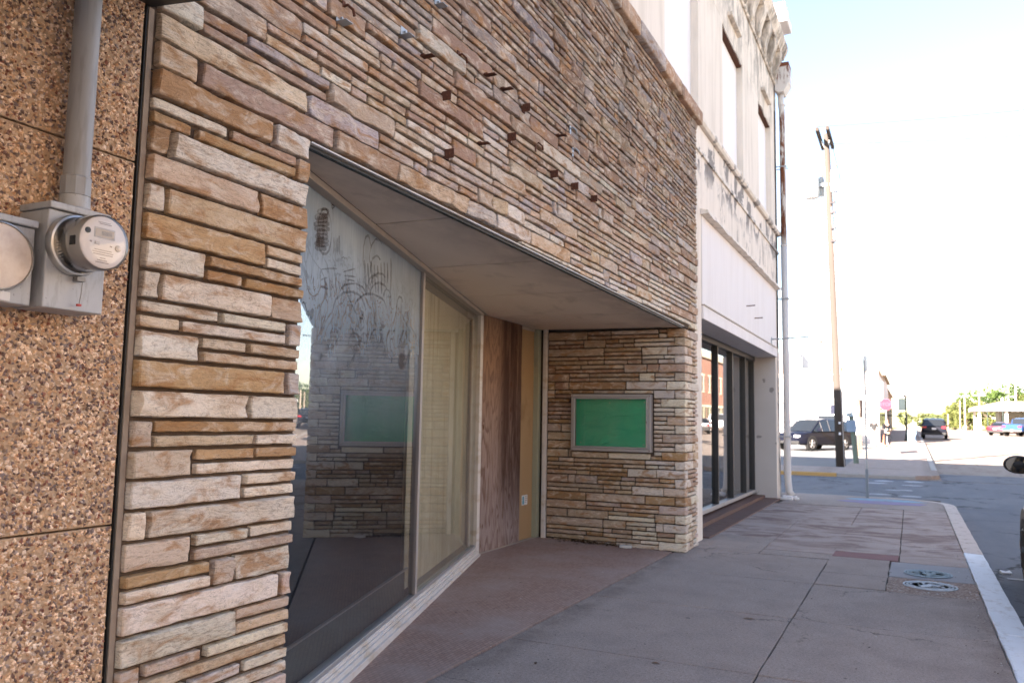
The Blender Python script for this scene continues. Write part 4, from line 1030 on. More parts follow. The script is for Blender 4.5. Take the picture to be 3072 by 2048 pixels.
# ================================================================== glazed display case on the return wall
case = thing('display_case', (-3.42, 9.83, 1.17), 'aluminium framed glass display case lined with green paper on stone wall', 'display case')
x0, x1, z0, z1 = -3.94, -2.88, 1.18, 1.897
yf = 9.775
b = MB()
for a, c in (((x0, yf, z0), (x1, RY, z0 + .038)), ((x0, yf, z1 - .038), (x1, RY, z1)), ((x0, yf, z0 + .038), (x0 + .038, RY, z1 - .038)), ((x1 - .038, yf, z0 + .038), (x1, RY, z1 - .038))): b.box(a, c)
b.build('outer_frame', M['alu_matte'], case, bevel=.006)
i0, i1, j0, j1 = x0 + .040, x1 - .040, z0 + .040, z1 - .040
b = MB(); t_ = .020
for a, c in (((i0, yf - .012, j0), (i1, yf + .02, j0 + t_)), ((i0, yf - .012, j1 - t_), (i1, yf + .02, j1)), ((i0, yf - .012, j0 + t_), (i0 + t_, yf + .02, j1 - t_)), ((i1 - t_, yf - .012, j0 + t_), (i1, yf + .02, j1 - t_))): b.box(a, c)
b.build('door_frame', M['alu'], case, bevel=.004)
b = MB(); b.tube([(i1 - .013, yf - .012, 1.55), (i1 - .013, yf - .018, 1.55)], .008, 10); b.build('lock', M['black'], case)
bb = MB(); bb.box((i0 + .02, yf + .0, j0 + .02), (i1 - .02, yf + .005, j1 - .02)); bb.m = [1, 1, 0, 1, 1, 1]; bb.build('glass_pane', [M['pane_clear'], M['pane_inner']], case)
bb = MB(); n = 26; hh = 14
v = []
for j in range(hh + 1):
    for i in range(n + 1):
        x_ = i0 + (i1 - i0) * i / n; z_ = j0 + (j1 - j0) * j / hh
        v.append((x_, RY - .008 - .007 * MN.noise(Vector((x_ * 3 + z_ * 3, z_ * 7 - x_ * 4, 1.5))) - .004 * MN.noise(Vector((x_ * 9, z_ * 14, 4))), z_))
bb.add(v, [(j * (n + 1) + i, j * (n + 1) + i + 1, (j + 1) * (n + 1) + i + 1, (j + 1) * (n + 1) + i) for j in range(hh) for i in range(n)])
bb.build('green_paper_lining', M['green'], case, smooth=True)
for px_, pz_ in ((i0 + .06, j1 - .05), (i1 - .06, j1 - .06), (i0 + .07, j0 + .06), (i1 - .07, j0 + .05), ((i0 + i1) / 2 - .03, j1 - .07)):
    b = MB(); b.lathe([(0, 0), (.006, 0), (.005, -.004), (0, -.006)], 'y', (px_, RY - .018, pz_), 8); b.build('pin', M['bright_metal'], case)
for px_, pz_ in ((x0 + .019, z0 + .019), (x1 - .019, z0 + .019), (x0 + .019, z1 - .019), (x1 - .019, z1 - .019)):
    b = MB(); b.lathe([(0, 0), (.006, 0), (.005, -.003), (0, -.003)], 'y', (px_, yf + .001, pz_), 8); b.build('screw', M['rust'], case)
# ================================================================== pebble-panel wall at the left
peb = thing('pebble_wall', (-2.6, 0, 0), 'tan exposed-pebble panel wall at the left, behind the electric meters', 'wall')
PX = -2.505      # face of the cement
zj = [0.0, 1.163, 2.458, 3.75]
ypan = [(-1.9, .28), (.28, 1.968)]
rp = random.Random(12)
DARK = [(.19, .115, .095), (.22, .165, .155), (.15, .10, .085), (.27, .215, .205), (.27, .115, .08), (.25, .18, .13), (.32, .26, .235)]
TAN = [(.66, .47, .31), (.76, .58, .42), (.54, .34, .20), (.82, .67, .53), (.60, .40, .24), (.68, .53, .41), (.40, .25, .155), (.78, .60, .44)]
OCT = [(0, 2, 4), (2, 1, 4), (1, 3, 4), (3, 0, 4), (2, 0, 5), (1, 2, 5), (3, 1, 5), (0, 3, 5)]
for iy, (ya, yb) in enumerate(ypan):
    for za, zb in zip(zj, zj[1:]):
        b = MB(); b.box((-2.62, ya + .003, za + .003), (PX, yb - .003, zb - .003))
        pan = b.build('pebble_panel', M['cement'], peb, bevel=.004)
        if iy == 0 and True:
            ylo = max(ya, -.6)
        else: ylo = ya
        b = MB()
        area = (yb - ylo) * (zb - za)
        n = int(area / (.0092 ** 2))
        for k in range(n):
            y_, z_ = rp.uniform(ylo + .012, yb - .010), rp.uniform(za + .010, zb - .010)
            dark = rp.random() < .27
            s_ = rp.uniform(.0065, .0115) if dark else rp.uniform(.0055, .0105)
            el = rp.uniform(.45, .9); th = rp.uniform(0, math.pi)
            ca, sa = math.cos(th), math.sin(th)
            d = rp.uniform(.005, .010) if dark else rp.uniform(.003, .010)
            A = (ca * s_, sa * s_); B = (-sa * s_ * el, ca * s_ * el)
            j = lambda: rp.uniform(.75, 1.2)
            q = []
            for w in (A, (-A[0], -A[1]), B, (-B[0], -B[1])):
                k_ = j(); q.append((PX + rp.uniform(-.001, .0025), y_ + w[0] * k_, z_ + w[1] * k_))
            q.append((PX + d, y_ + rp.uniform(-.4, .4) * s_, z_ + rp.uniform(-.4, .4) * s_)); 
            c = rp.choice(DARK if dark else TAN); g_ = rp.uniform(1.0, 1.4) if not dark else rp.uniform(.85, 1.3)
            b.add(q, [(0, 2, 4), (2, 1, 4), (1, 3, 4), (3, 0, 4)], 0, (c[0] * g_ * 1.04, c[1] * g_ * 1.01, c[2] * g_ * .99, 1))
        o = b.build('pebbles', M['pebble'], pan); o['kind'] = 'stuff'
# the rest of the wall beyond what the photo shows, and the building behind it
b = MB(); b.box((-2.62, -28, 0), (PX, -1.905, 3.745)); b.build('far_panels', M['pebble_far'], peb)
b = MB(); b.box((-14, -28, 0), (-2.63, 1.985, 6.9)); b.build('building_body', M['stucco_flat'], peb)
b = MB(); b.box((-2.60, 1.969, 0), (-2.499, 1.9745, 3.06)); b.build('joint_strip', M['black'], peb)
b = MB(); b.box((-2.63, -28, 3.76), (-2.505, 1.985, 6.9)); b.build('upper_wall', M['stucco'], peb)

# flat canopy over the pebble wall, falling slightly towards the kerb
can = thing('canopy', (-2.5, -1, 3.05), 'flat street canopy with dark metal edge above the pebble wall', 'canopy')
cz = lambda x: 3.062 - (x + 2.5) * .124
b = MB(); b.prism([(-2.5, -9), (-.9, -9), (-.9, 1.93), (-2.5, 1.93)], lambda x, y: cz(x) + .012, lambda x, y: cz(x) + .14)
b.build('deck', plain('canopy_paint', (.52, .47, .40), .7, .3), can)
b = MB(); b.prism([(-2.5, 1.932), (-.9, 1.932), (-.9, 1.99), (-2.5, 1.99)], lambda x, y: cz(x) - .004, lambda x, y: cz(x) + .17); b.prism([(-.898, -9), (-.85, -9), (-.85, 1.99), (-.898, 1.99)], lambda x, y: cz(x) - .004, lambda x, y: cz(x) + .17)
b.build('edge_trim', plain('dark_trim', (.028, .025, .024), .45, .4, .2), can)

# ------------------------------------------------------------------ electric meters
def socket_box(t, y0, y1, z0, z1, xf, lip=.012):
    b = MB(); b.box((PX + .004, y0, z0), (xf, y1, z1 - .024)); b.build('socket_box', M['enamel'], t, bevel=.004)
    b = MB(); b.box((PX + .004, y0 - .003, z1 - .022), (xf + lip, y1 + .003, z1)); b.build('box_lid', M['enamel'], t, bevel=.004)
met = thing('electric_meter', (-2.44, 1.66, 1.87), 'round glass electric meter in grey socket box with conduit rising above', 'electric meter')
socket_box(met, 1.558, 1.762, 1.868, 2.197, -2.358)
mc = (0, 1.648, 2.072)
b = MB(); b.lathe([(.084, -2.360), (.095, -2.360), (.0965, -2.350), (.0965, -2.338), (.094, -2.331), (.088, -2.329), (.0865, -2.336)], 'x', mc, 48); b.build('ring', M['bright_metal'], met, auto=True)
b = MB(); b.lathe([(0, -2.345), (.0845, -2.345), (.0845, -2.300), (.082, -2.290), (0, -2.290)], 'x', mc, 40); b.build('meter_base', plain('meter_base_grey', (.50, .49, .48), .5, .3), met, auto=True)
b = MB(); b.lathe([(0, -2.290), (.081, -2.290), (.081, -2.222), (0, -2.222)], 'x', mc, 40); b.build('meter_body', plain('meter_body_grey', (.50, .49, .48), .5, .3), met, auto=True)
b = MB(); b.lathe([(0, -2.2215), (.080, -2.2215), (.080, -2.2195), (0, -2.2195)], 'x', mc, 40); face = b.build('dial_face', M['meter_face'], met, auto=True)
b = MB(); b.lathe([(.0862, -2.332), (.0862, -2.225), (.084, -2.213), (.078, -2.2065), (.06, -2.205), (0, -2.2045)], 'x', mc, 56); o = b.build('glass_cover', M['meter_glass'], met, smooth=True)
xf = -2.2194
def fr(y0, y1, z0, z1, dx=.0006): return (xf, mc[1] + y0, mc[2] + z0), (xf + dx, mc[1] + y1, mc[2] + z1)
b = MB(); b.box(*fr(-.034, .038, .012, .044, .0006)); b.build('display_bezel', plain('bezel', (.55, .50, .47), .5), face)
b = MB(); b.box(*fr(-.030, .034, .016, .040, .0012)); b.build('display', M['lcd'], face)
b = MB()
for k in range(4):                                       # worn, unreadable segments on the display
    y_ = -.008 + k * .009
    b.box(*fr(y_, y_ + .0014, .021, .035, .0015)); b.box(*fr(y_ + .0045, y_ + .0059, .021, .035, .0015))
b.build('display_segments', plain('lcd_dark', (.24, .19, .15), .4), face)
b = MB()
for k, (a, c) in enumerate(((-.030, .030), (-.036, .036), (-.034, .034), (-.010, .010), (-.018, .016), (-.024, .022))):
    z_ = -.026 - k * .0068 - (.004 if k > 2 else 0); b.box(*fr(a, c, z_, z_ + .0024, .0005))
b.box(*fr(-.018, .024, .056, .058)); b.box(*fr(-.022, .020, .061, .0625)); b.box(*fr(-.047, -.040, -.006, -.001)); b.box(*fr(.022, .030, -.010, -.006))
b.build('dial_print', M['meter_print'], face)
b = MB(); b.box(*fr(-.030, -.016, -.010, -.001, .003)); b.lathe([(0, 0), (.010, 0), (.010, .004), (.006, .006), (0, .006)], 'x', (xf, mc[1] + .050, mc[2] - .010), 16); b.build('port_button', plain('port_metal', (.42, .36, .33), .4, .5, .4), face, auto=True)
b = MB(); b.lathe([(0, 0), (.009, 0), (.009, .003), (0, .003)], 'x', (xf, mc[1] - .056, mc[2] + .028), 14); b.build('port_button', M['black'], face)
b = MB(); b.box((-2.262, mc[1] - .0832, mc[2] - .020), (-2.238, mc[1] - .0800, mc[2] + .008)); b.build('side_tab', M['black'], met)
b = MB(); b.box((-2.352, mc[1] + .0, mc[2] - .112), (-2.330, mc[1] + .028, mc[2] - .098)); b.tube([(-2.336, mc[1] + .022, mc[2] - .108), (-2.336, mc[1] + .02, mc[2] - .150), (-2.338, mc[1] + .017, mc[2] - .182)], .0016, 6); b.build('ring_clamp', plain('dull_metal', (.20, .19, .18), .5, .4, .5), met)
b = MB(); b.box((-2.345, mc[1] + .011, mc[2] - .190), (-2.335, mc[1] + .023, mc[2] - .183)); b.build('seal_tag', M['red_seal'], met)
# conduit
cy_, cx_ = 1.695, -2.437
b = MB(); b.lathe([(.041, 2.28), (.0405, 3.9)], 'z', (cx_, cy_, 0), 32); b.build('conduit', M['pvc'], met, auto=True)
b = MB(); b.lathe([(.041, 2.252), (.0475, 2.252), (.0475, 2.312), (.0415, 2.318)], 'z', (cx_, cy_, 0), 10); b.build('coupling', M['pvc'], met, bevel=.002)
b = MB(); b.lathe([(.056, 2.197), (.056, 2.206), (.048, 2.212), (.046, 2.251), (.040, 2.252)], 'z', (cx_, cy_, 0), 24); b.build('hub', M['enamel'], met, auto=True)
b = MB(); b.box((-2.495, 1.60, 2.8), (cx_ + .044, 1.612, 2.83)); 
# second socket, closed with a blank cover
m2 = thing('meter_socket', (-2.44, 1.42, 1.87), 'grey meter socket closed by a round blank cover at the left edge', 'meter socket')
socket_box(m2, 1.30, 1.538, 1.868, 2.128, -2.385)
mc = (0, 1.424, 2.0)
b = MB(); b.lathe([(.086, -2.386), (.103, -2.386), (.104, -2.372), (.101, -2.360), (.096, -2.357), (.095, -2.364)], 'x', mc, 48); b.build('ring', M['bright_metal'], m2, auto=True)
b = MB(); b.lathe([(0, -2.384), (.0945, -2.384), (.0945, -2.362), (.09, -2.360), (.0, -2.358)], 'x', mc, 44); b.build('cover_plate', M['cover_plate'], m2, auto=True)
b = MB(); b.box((-2.376, 1.425, 1.868), (-2.352, 1.457, 1.896)); b.box((-2.372, 1.437, 1.892), (-2.362, 1.445, 1.905)); b.build('latch', plain('latch_plastic', (.62, .60, .57), .4), m2, bevel=.003)
b = MB(); b.lathe([(.04, 2.128), (.04, 2.16), (.034, 2.162), (.034, 3.9)], 'z', (-2.445, 1.37, 0), 24); b.build('conduit', M['pvc'], m2, auto=True)
# ================================================================== white two-storey corner building
wb = thing('white_building', (-2.6, 14.5, 0), 'two-storey weathered white stucco corner building with boarded upper windows and cornice', 'building')
WXF = -2.55
wins = [(2.40, 4.14), (5.82, 7.56), (9.24, 10.98), (12.66, 14.40), (16.08, 17.68)]
# upper wall as piers and bands round the window openings
b = MB()
ys = [2.0] + [q for w in wins for q in w] + [18.5]
for i in range(0, len(ys), 2): b.box((-2.80, ys[i], 5.80), (WXF, ys[i + 1], 8.02))
b.box((-2.80, 2.0, 8.021), (WXF, 18.5, 9.80))
b.box((-2.80, 10.53, 4.52), (WXF, 18.5, 5.70))
b.box((-2.80, 10.53, -.05), (WXF, 11.10, 4.52))
b.box((-2.79, 18.0, -.05), (WXF - .002, 18.498, 4.52))
b.build('wall', M['stucco'], wb, bevel=.006)
b = MB()
for a, c in ((-2.80, -16),):
    b.box((-16, 18.46, -.05), (-2.801, 18.5, 9.9)); b.box((-16, 2.0, 5.5), (-15.9, 18.46, 9.9)); b.box((-15.9, 2.0, 5.46), (-2.81, 2.1, 9.9))
    b.box((-15.9, 2.1, 9.7), (-2.81, 18.45, 9.8)); b.box((-15.9, 10.53, -.05), (-2.81, 10.6, 9.6))
b.build('side_wall', M['stucco_flat'], wb)
for i, (a, c) in enumerate(wins):
    b = MB(); b.box((-2.72, a - .01, 5.79), (-2.66, c + .01, 8.03)); w = b.build('window', M['board_white'], wb)
    b = MB(); b.box((-2.66, a + .001, 7.945), (-2.575, c - .001, 8.018)); b.build('broken_lintel', M['rust'], w)
    b = MB(); n = 12
    r_ = random.Random(70 + i)
    pts = [(a + .002, 7.985)] + [(a + (c - a) * k / n, 7.985 - r_.uniform(.0, .05)) for k in range(1, n)] + [(c - .002, 7.985), (c - .002, 8.017), (a + .002, 8.017)]
    b.profile([(y_, z_) for y_, z_ in pts], 'x', -2.572, -2.553); b.build('spalled_edge', M['stucco'], w)
    b = MB(); b.box((WXF - .01, (a + c) / 2 - .45, 8.30), (-2.47, (a + c) / 2 + .45, 8.365)); b.build('hood_mould', M['stucco'], w, bevel=.008)
# ledges
b = MB(); b.profile([(WXF - .1, 5.705), (-2.50, 5.705), (-2.475, 5.74), (-2.475, 5.795), (WXF - .1, 5.799)], 'y', 10.53, 18.52); b.build('window_ledge', M['stucco'], wb)
b = MB(); b.profile([(WXF - .1, 5.30), (-2.52, 5.30), (-2.525, 5.36), (WXF - .1, 5.37)], 'y', 10.53, 18.51); b.build('string_course', M['stucco'], wb)
b = MB()
r_ = random.Random(8); n = 40
v = []
for k in range(n + 1):
    y_ = 11.05 + (18.10 - 11.05) * k / n; dx = r_.uniform(-.02, .004); dz = r_.uniform(-.012, .012)
    v += [(WXF - .05, y_, 4.44), (-2.42 + dx, y_, 4.445 + dz), (-2.435 + dx, y_, 4.50), (WXF - .05, y_, 4.54)]
f = []
for k in range(n):
    o_ = k * 4; f += [(o_, o_ + 4, o_ + 5, o_ + 1), (o_ + 1, o_ + 5, o_ + 6, o_ + 2), (o_ + 2, o_ + 6, o_ + 7, o_ + 3), (o_ + 3, o_ + 7, o_ + 4, o_)]
f += [(0, 1, 2, 3), (n * 4 + 3, n * 4 + 2, n * 4 + 1, n * 4)]
b.add(v, f); b.build('drip_ledge', M['stucco'], wb)
# sign panel above the shopfront
b = MB(); b.box((-2.70, 11.10, 3.19), (WXF + .012, 18.0, 4.44)); b.build('sign_panel', M['stucco_flat'], wb, bevel=.004)
b = MB(); b.box((-2.95, 11.105, 2.985), (WXF + .03, 17.995, 3.17)); b.build('fascia_board', M['stucco_flat'], wb, bevel=.006)
b = MB(); b.box((-3.2, 11.105, 3.172), (WXF + .045, 17.995, 3.188)); b.build('fascia_bead', M['trim_tan'], wb)
b = MB(); b.box((-3.35, 11.105, 3.0), (-2.951, 17.995, 3.06)); b.build('shopfront_soffit', M['stucco_flat'], wb)
for y_, z_ in ((14.5, 3.62), (15.3, 3.50)):
    b = MB(); b.tube([(WXF + .01, y_, z_), (WXF + .16, y_, z_ + .004)], .010, 6); b.build('sign_bolt', M['rust'], wb)
b = MB(); b.tube([(WXF + .01, 17.3, 3.30), (WXF + .75, 17.25, 3.33)], .014, 8); b.box((WXF + .012, 17.26, 3.05), (WXF + .03, 17.34, 3.34)); b.build('sign_arm', M['galv'], wb)
# return pier of the shopfront
b = MB(); b.box((-3.3, 17.95, -.05), (-2.556, 18.0, 2.984)); b.build('pier_face', M['pier'], wb)
# cornice with brackets
b = MB(); b.profile([(WXF - .2, 9.80), (-2.37, 9.80), (-2.35, 9.86), (-2.31, 9.93), (-2.28, 10.02), (-2.28, 10.10), (-2.36, 10.14), (-2.46, 10.16), (-2.46, 10.42), (WXF - .2, 10.42)], 'y', 2.0, 18.62); b.build('cornice', M['stucco'], wb)
b = MB(); b.profile([(WXF - .05, 9.10), (-2.52, 9.10), (-2.50, 9.14), (-2.52, 9.18), (WXF - .05, 9.18)], 'y', 2.0, 18.52); b.build('cornice_bead', M['stucco'], wb)
y_ = 2.6
first = None
while y_ < 18.4:
    if first is None:
        b = MB(); b.profile([(WXF - .01, 9.22), (-2.51, 9.22), (-2.47, 9.28), (-2.46, 9.38), (-2.42, 9.50), (-2.38, 9.60), (-2.36, 9.70), (-2.36, 9.797), (WXF - .01, 9.797)], 'y', -.12, .12)
        first = b.build('cornice_bracket', M['stucco'], wb, bevel=.012, local=True); first.location = Vector((0, y_, 0)) - wb.location; o = first
    else:
        o = first.copy(); COL.objects.link(o); o.location = Vector((0, y_, 0)) - wb.location
    y_ += .742
b = MB(); b.box((-2.60, 17.95, 10.421), (-2.20, 18.66, 10.62)); b.box((-2.56, 18.0, 10.621), (-2.25, 18.6, 10.90)); b.build('corner_block', M['stucco_flat'], wb, bevel=.015)
# shopfront glazing
glz = thing('shopfront', (0, 0, 0), None, None); glz.parent = wb; glz.location = Vector((-3.05, 14.5, 0)) - wb.location
GX = -3.045
mull = [11.55, 12.90, 14.22, 15.53, 16.84, 17.83]
b = MB(); b.box((GX - .06, 11.10, .115), (GX + .07, 17.95, .18)); b.build('bottom_rail', M['alu'], glz, bevel=.004)
b = MB(); b.box((GX - .06, 11.10, 2.90), (GX + .06, 17.95, 2.998)); b.build('top_rail', M['dark_frame'], glz, bevel=.004)
for y_ in mull:
    b = MB(); b.box((GX - .06, y_ - .028, .181), (GX + .06, y_ + .028, 2.899)); b.build('mullion', M['dark_frame'], glz, bevel=.004)
edges = [11.10] + mull
for a, c in zip(edges, edges[1:]):
    bb = MB(); bb.box((GX - .003, a + .03, .182), (GX + .003, c - .03, 2.898)); bb.m = [1, 1, 1, 0, 1, 1]; bb.build('glass_pane', [M['pane_shop'], M['pane_inner']], glz)
b = MB(); b.box((-7, 10.61, .02), (-6.95, 18.45, 3.3)); b.box((-6.95, 10.61, 3.062), (-3.06, 18.45, 3.10)); b.box((-6.95, 10.61, .02), (-3.12, 18.45, .10)); b.build('interior_shell', M['interior'], glz)
# red tiled step
stp = thing('tile_step', (0, 0, 0), None, None); stp.parent = wb; stp.location = Vector((-2.8, 14.3, 0)) - wb.location
y_ = 10.62
while y_ < 18.2:
    L = min(.305, 18.22 - y_)
    for x0, x1, zt_ in ((-3.12, -2.80, .07), (-2.795, -2.485, .018)):
        b = MB(); xx1 = min(x1, WXF + .0 if False else x1)
        if y_ < 11.1 or y_ > 17.9:
            continue
        b.box((x0, y_ + .003, -.04), (xx1, y_ + L - .003, zt_ + rnd.uniform(-.002, .002))); b.build('step_tile', M['red_tile'], stp, bevel=.003)
    y_ += L
# downspout at the corner
ds = thing('downspout', (-2.42, 18.42, 0), 'white painted rust-streaked rain downspout on the corner of the white building', 'downspout')
DX, DY = -2.405, 18.42
b = MB(); b.profile([(-2.53, 9.60), (-2.53, 8.98), (-2.46, 8.93), (-2.34, 8.93), (-2.22, 9.14), (-2.22, 9.60)][::-1], 'y', 18.22, 18.64); b.build('leader_head', M['downspout'], ds, bevel=.008)
b = MB(); b.tube([(DX - .02, DY, 8.94), (DX - .02, DY, 8.72), (DX + .0, DY, 8.55), (DX, DY, 8.30), (DX, DY, 5.45)], .066, 20); b.build('pipe', M['downspout'], ds, smooth=True)
b = MB(); b.tube([(DX, DY, 5.50), (DX + .005, DY, 2.3), (DX + .005, DY, .42), (DX + .03, DY, .14), (DX + .09, DY, .04)], [.072, .072, .074, .074, .074], 20); b.build('pipe', M['downspout'], ds, smooth=True)
for z_, r_ in ((5.48, .080), (1.62, .082), (2.02, .079), (.55, .080), (8.68, .075)):
    b = MB(); b.lathe([(r_ - .012, -.02), (r_, -.015), (r_, .015), (r_ - .012, .02)], 'z', (DX, DY, z_), 20); b.build('collar', M['downspout'], ds, auto=True)
for z_ in (7.25, 4.3, 1.3):
    b = MB(); b.box((WXF, DY - .11, z_ - .012), (DX + .09, DY - .098, z_ + .012)); b.box((WXF, DY + .098, z_ - .012), (DX + .09, DY + .11, z_ + .012)); b.box((DX + .082, DY - .11, z_ - .012), (DX + .092, DY + .11, z_ + .012)); b.build('strap', M['galv'], ds)
b = MB(); b.box((WXF + .001, 18.20, 3.2), (WXF + .012, 18.33, 8.5)); b.build('shadow_strip', M['gap'], wb)  # dark strip along the crack by the pipe, its shadow gap painted as colour
# rubble at its foot
for i, (x, y_, s_) in enumerate(((-2.36, 18.05, .09), (-2.25, 18.12, .07), (-2.42, 17.93, .06), (-2.17, 18.02, .045), (-2.3, 17.9, .05))):
    b = MB(); pts, fs = rough_block((x - s_, y_ - s_ * .8, -.01), (x + s_, y_ + s_ * .8, s_ * .8), 400 + i, amp=.02); b.add(pts, fs)
    o = b.build('rubble_piece', M['stucco_flat'], None, smooth=True)
    tag(o, ('largest broken plaster lump at the foot of the downspout', 'plaster lump on the street side of the downspout foot', 'plaster lump against the wall by the downspout', 'smallest plaster crumb beside the downspout', 'plaster lump in front of the downspout foot')[i], 'rubble', 'plaster rubble by the downspout')
# ================================================================== vehicles
def paint(name, c, rough=.3):
    dk = max(c) < .03
    m = NT(name, rough, .12 if dk else .5); m.set('Coat Weight', .05 if dk else .3); m.set('Coat Roughness', .06)
    m.color(m.mix(m.noise(m.obj(), 2.5, 4), c, tuple(k * .9 for k in c))); return m.mat
m = NT('car_glass', .04, .8); m.color((.012, .014, .016)); M['car_glass'] = m.mat
M['tyre'] = plain('tyre_rubber', (.018, .018, .018), .85, .2)
M['rim'] = plain('alloy_rim', (.40, .38, .37), .3, .5, .7)
M['rim_dark'] = plain('dark_rim', (.05, .05, .05), .4, .5, .5)
M['trim_black'] = plain('black_trim', (.02, .02, .021), .6, .3)
m = NT('tail_lamp', .15, .5); m.color((.40, .02, .03)); M['tail'] = m.mat
m = NT('head_lamp', .1, .6); m.color((.55, .56, .58)); M['head'] = m.mat
M['plate'] = plain('number_plate', (.65, .66, .68), .4)
M['chrome'] = plain('chrome', (.6, .6, .6), .15, .5, .9)
SPEC = {  # length, half width, wheel radius, wheelbase, body stations (y, low, top, half width factor), cabin stations (y, base, top, base hw, top hw)
 'suv': dict(L=4.75, hw=.94, wr=.365, wb=2.80, zl=.30,
    body=[(-2.37, .42, .78, .84), (-2.33, .34, 1.00, .93), (-2.1, .30, 1.08, .985), (-1.2, .28, 1.08, 1.0), (.3, .28, 1.05, 1.0), (1.2, .28, 1.02, 1.0), (1.75, .28, .98, .985), (2.2, .30, .88, .92), (2.37, .40, .72, .78)],
    cab=[(-2.27, 1.02, 1.06, .88, .80), (-1.95, 1.06, 1.60, .91, .72), (-1.3, 1.06, 1.70, .92, .73), (-.1, 1.05, 1.72, .92, .73), (.55, 1.03, 1.64, .92, .72), (1.35, 1.00, 1.03, .90, .80)]),
 'sedan': dict(L=4.7, hw=.91, wr=.33, wb=2.75, zl=.26,
    body=[(-2.35, .40, .80, .82), (-2.3, .32, .98, .91), (-2.0, .26, 1.02, .97), (-1.2, .24, .98, 1.0), (.3, .24, .95, 1.0), (1.2, .24, .93, 1.0), (1.8, .26, .86, .97), (2.2, .30, .76, .90), (2.35, .38, .64, .76)],
    cab=[(-1.75, .98, 1.01, .84, .74), (-1.1, .97, 1.38, .88, .66), (-.5, .96, 1.45, .88, .67), (.15, .95, 1.43, .88, .67), (.5, .94, 1.33, .88, .66), (1.25, .92, .95, .86, .74)]),
 'pickup': dict(L=5.6, hw=.99, wr=.40, wb=3.6, zl=.42,
    body=[(-2.8, .55, 1.20, .94), (-2.76, .50, 1.24, .97), (-2.4, .46, 1.24, 1.0), (-.6, .44, 1.24, 1.0), (.6, .44, 1.22, 1.0), (1.6, .44, 1.20, 1.0), (2.2, .46, 1.16, .98), (2.65, .50, 1.05, .92), (2.8, .58, .90, .84)],
    cab=[(-.62, 1.22, 1.26, .92, .84), (-.48, 1.22, 1.84, .93, .77), (.1, 1.22, 1.92, .94, .78), (.8, 1.21, 1.90, .94, .78), (1.05, 1.20, 1.80, .94, .77), (1.75, 1.18, 1.22, .92, .84)])}
def loft(b, rings, close_ends=True, mi=0):
    n = len(rings[0])
    v = [p for r_ in rings for p in r_]
    f = []
    for i in range(len(rings) - 1):
        for k in range(n - 1):
            f.append((i * n + k, (i + 1) * n + k, (i + 1) * n + k + 1, i * n + k + 1))
    if close_ends:
        f.append(tuple(range(n))); f.append(tuple((len(rings) - 1) * n + k for k in range(n - 1, -1, -1)))
    b.add(v, f, mi)
